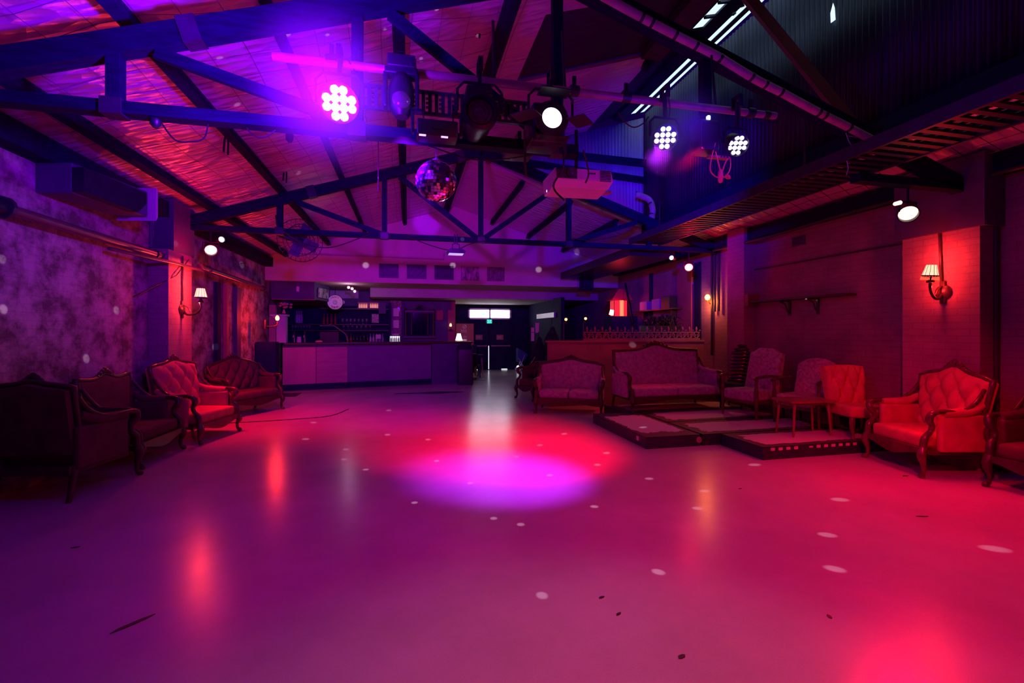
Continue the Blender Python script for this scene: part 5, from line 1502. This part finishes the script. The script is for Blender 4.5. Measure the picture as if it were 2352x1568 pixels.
# ================================================================ LIGHT
def spot(name, loc, target, col, power, angle, blend=.4, radius=.05):
    l = bpy.data.lights.new(name, 'SPOT'); l.color = col; l.energy = power; l.spot_size = math.radians(angle); l.spot_blend = blend; l.shadow_soft_size = radius
    o = bpy.data.objects.new(name, l); COL.objects.link(o); o.location = loc
    o.rotation_euler = (Vector(target)-Vector(loc)).to_track_quat('-Z', 'Y').to_euler()
    return o
def point(name, loc, col, power, radius=.05):
    l = bpy.data.lights.new(name, 'POINT'); l.color = col; l.energy = power; l.shadow_soft_size = radius
    o = bpy.data.objects.new(name, l); COL.objects.link(o); o.location = loc
    return o
RED, BLUE, WARM = (1.0,.0,.035), (.10,.0,1.0), (1.0,.33,.10)
# stage lamps on the bar, with added fill lights among them
spot('white_beam', PW+Vector((0,-.22,-.02)), (.5,.8,0), (1,.50,.72), 70, 74, .9, .09)
VIO = (.20,.0,1.0)
spot('ceiling_fill', L1+Vector((0,-.8,-.35)), (-1.5,4.7,4.2), VIO, 900, 132, 1.0, .12)  # added light hung before the LED to brighten the ceiling
point('led_spill', L1+Vector((0,-.22,-.03)), (.14,.0,1), 16, .10)
point('led_spill', L2+Vector((0,-.45,-.08)), (.06,.0,1), 11, .1)
point('led_spill', L3+Vector((0,-.4,-.08)), BLUE, 6, .08)
spot('wall_glow_fill', L2+Vector((.05,.30,-.05)), (4.7,8.2,4.1), (.03,.0,1), 1700, 62, 1.0, .06)  # added blue light for the glow on the wall; no lamp faces it
MH = at(922,222,3.5)
spot('bulkhead_fill', MH+Vector((0,.14,-.32)), (.8,12.7,4.0), (1,.0,.6), 400, 52, 1.0, .08)  # added magenta fill for the bulkhead, set below the moving head
spot('bar_blue_fill', MH+Vector((.02,.16,-.32)), (.5,12.4,1.5), (.09,.0,1), 850, 76, 1.0, .08)  # added blue fill for the bar front and bulkhead
spot('moving_head_beam', MH+Vector((.05,.14,-.32)), at(980,512,12.68), (.30,.0,1), 2600, 5.5, .7, .03)
# red cans
spot('red_can', R1+Vector((.05,-.12,-.02)), fl(640,965), RED, 620, 84, 1.0, .22)
point('red_can_spill', R1+Vector((.08,-.15,.0)), RED, 11, .22)
spot('red_can', R2+Vector((-.05,-.12,0)), fl(1300,960), RED, 130, 75, 1.0, .07)
point('red_can_spill', R2+Vector((-.08,-.15,.0)), RED, 14, .08)
spot('red_can', R3+Vector((-.1,-.10,-.02)), (3.4,2.1,0), RED, 520, 125, 1.0, .30)
# washes from unseen lamps added over the near half; floor spots follow
spot('red_wash', (1.6,-1.2,3.2), (2.0,3.4,0), RED, 560, 84, 1.0, .15)
spot('red_side_wash', (2.2,1.3,3.25), (5.4,4.0,.35), RED, 560, 36, .9, .10)
spot('pale_wash', (2.6,1.5,3.3), (-3.55,5.0,2.25), (1,.30,.46), 165, 24, .9, .06)
spot('red_floor_spot', at(1618,340,3.38), fl(1150,1020), RED, 3200, 52, 1.0, .10)
spot('violet_floor_spot', L2+Vector((-.1,-.2,-.1)), fl(1160,1092), (.45,.02,1), 1700, 34, 1.0, .10)
# shaded and bare lamps
for dz in (.09,.41): point('sconce', wl+Vector((.25,0,dz)), (1,.035,.03), 26, .03)
for dz in (.06,.40): point('sconce', wr+Vector((-.19,0,dz)), (1,.02,.02), 12, .03)
point('bulb', b1+Vector((0,-.1,0)), (1,.02,.015), 36, .04)
point('track_spot', at(800,668,13.2), (1,.55,.80), 5, .04)
point('bulb', YBULB+Vector((-.05,-.02,-.1)), (1,.20,.03), 17, .05)
point('lantern', at(1421,705,LY-.3), RED, 6, .1)
point('table_lamp', at(1054,772,16.1), (1,.35,.25), 4, .06)
# facets of the mirror ball throwing small points of light
def onroof(u, v):
    t = (u-CX)/FP; kx = (SN+t*CS)/(CS-t*SN); kz = (HY-v)/FP*(kx*SN+CS)
    Y = (3.88+SL*2.03-EYE)/(kz-SL*kx)
    return Vector((kx*Y, Y, EYE+kz*Y))
dots = [fl(u,v) for u,v in ((893,942),(890,998),(983,1009),(795,1032),(702,1008),(720,970),(1003,1058),(1080,1109),(840,1078),(790,1055),(1184,992),(1296,996),(1240,1022),(1186,1048),(1263,1091),(1393,1040),(1372,1067),(1491,1099),(1365,1163),(1134,1190),(952,1154),(1196,1204),(1618,1127),(1602,1167),(1733,1067),(1929,1147),(1900,1228),(1917,1306),(2285,1260),(1512,1313),(1245,1367))]
dots += [fl(1477,981,.15)]
dots += [onx(u,v,XL) for u,v in ((5,595),(8,710),(267,712),(198,823),(380,565),(555,608),(493,798))]
dots += [at(u,v,YB) for u,v in ((840,609),(1040,609),(1083,596),(1237,619),(1327,578))]
dots += [onroof(u,v) for u,v in ((752,80),(884,67),(1003,22),(1097,82),(967,134),(505,133),(545,240),(684,398),(662,80))]
dots += [at(1453,792,PY), onx(1808,488,6.1)]
for p in dots:
    d = p-BC
    L = d.length
    spot('mirror_ball_glint', BC+d*(.185/L), p, (1,.62,1), 20*L*L, 1.5 if L < 5 else 1.3, .8, .004)

# lit haze from added scattering spheres standing in for lens bloom at two lamps
def bloom(label, c, r, dens):
    m = bpy.data.materials.new('lamp_bloom'); m.use_nodes = True
    nt = m.node_tree; nt.nodes.remove(nt.nodes['Principled BSDF'])
    v = nt.nodes.new('ShaderNodeVolumeScatter'); v.inputs['Density'].default_value = dens; v.inputs['Anisotropy'].default_value = .2
    tc = nt.nodes.new('ShaderNodeTexCoord'); ln = nt.nodes.new('ShaderNodeVectorMath'); ln.operation = 'LENGTH'
    nt.links.new(tc.outputs['Object'], ln.inputs[0])
    mr = nt.nodes.new('ShaderNodeMapRange'); mr.interpolation_type = 'SMOOTHSTEP'
    mr.inputs['From Min'].default_value = 0; mr.inputs['From Max'].default_value = r*.98; mr.inputs['To Min'].default_value = dens; mr.inputs['To Max'].default_value = 0
    nt.links.new(ln.outputs['Value'], mr.inputs['Value']); nt.links.new(mr.outputs['Result'], v.inputs['Density'])
    nt.links.new(v.outputs[0], nt.nodes['Material Output'].inputs['Volume'])
    o = MB().lathe([(r*math.sin(PI*k/16), -r*math.cos(PI*k/16)) for k in range(17)], seg=24).build('bloom_sphere', m, loc=c, smooth=180)
    tag(o, label, 'bloom', kind='stuff')
bloom('violet haze sphere added round the dazzling LED lamp', L1+Vector((0,-.25,-.05)), .62, .75)
bloom('blue haze sphere added round the LED lamp in front of the corrugated wall', L2+Vector((0,-.2,0)), .42, .6)
# ================================================================ CAMERA AND VIEW
cam = bpy.data.cameras.new('camera')
cam.sensor_width = 36.0
cam.lens = FP/2352*36.0
cam.shift_y = -(784-HY)/2352
cam.clip_start = .05
co = bpy.data.objects.new('camera', cam); COL.objects.link(co)
co.location = (0, 0, EYE)
co.rotation_euler = (PI/2, 0, -YAW)
sc = bpy.context.scene
sc.camera = co
w = bpy.data.worlds.new('navy_fill'); w.use_nodes = True  # dim navy world light added as fill through the open end
w.node_tree.nodes['Background'].inputs['Color'].default_value = (.005,.0,.042,1)
w.node_tree.nodes['Background'].inputs['Strength'].default_value = 1.0
sc.world = w
vs = sc.view_settings
vs.view_transform = 'Standard'; vs.look = 'None'; vs.exposure = 0.0; vs.gamma = 1.0; vs.use_curve_mapping = False
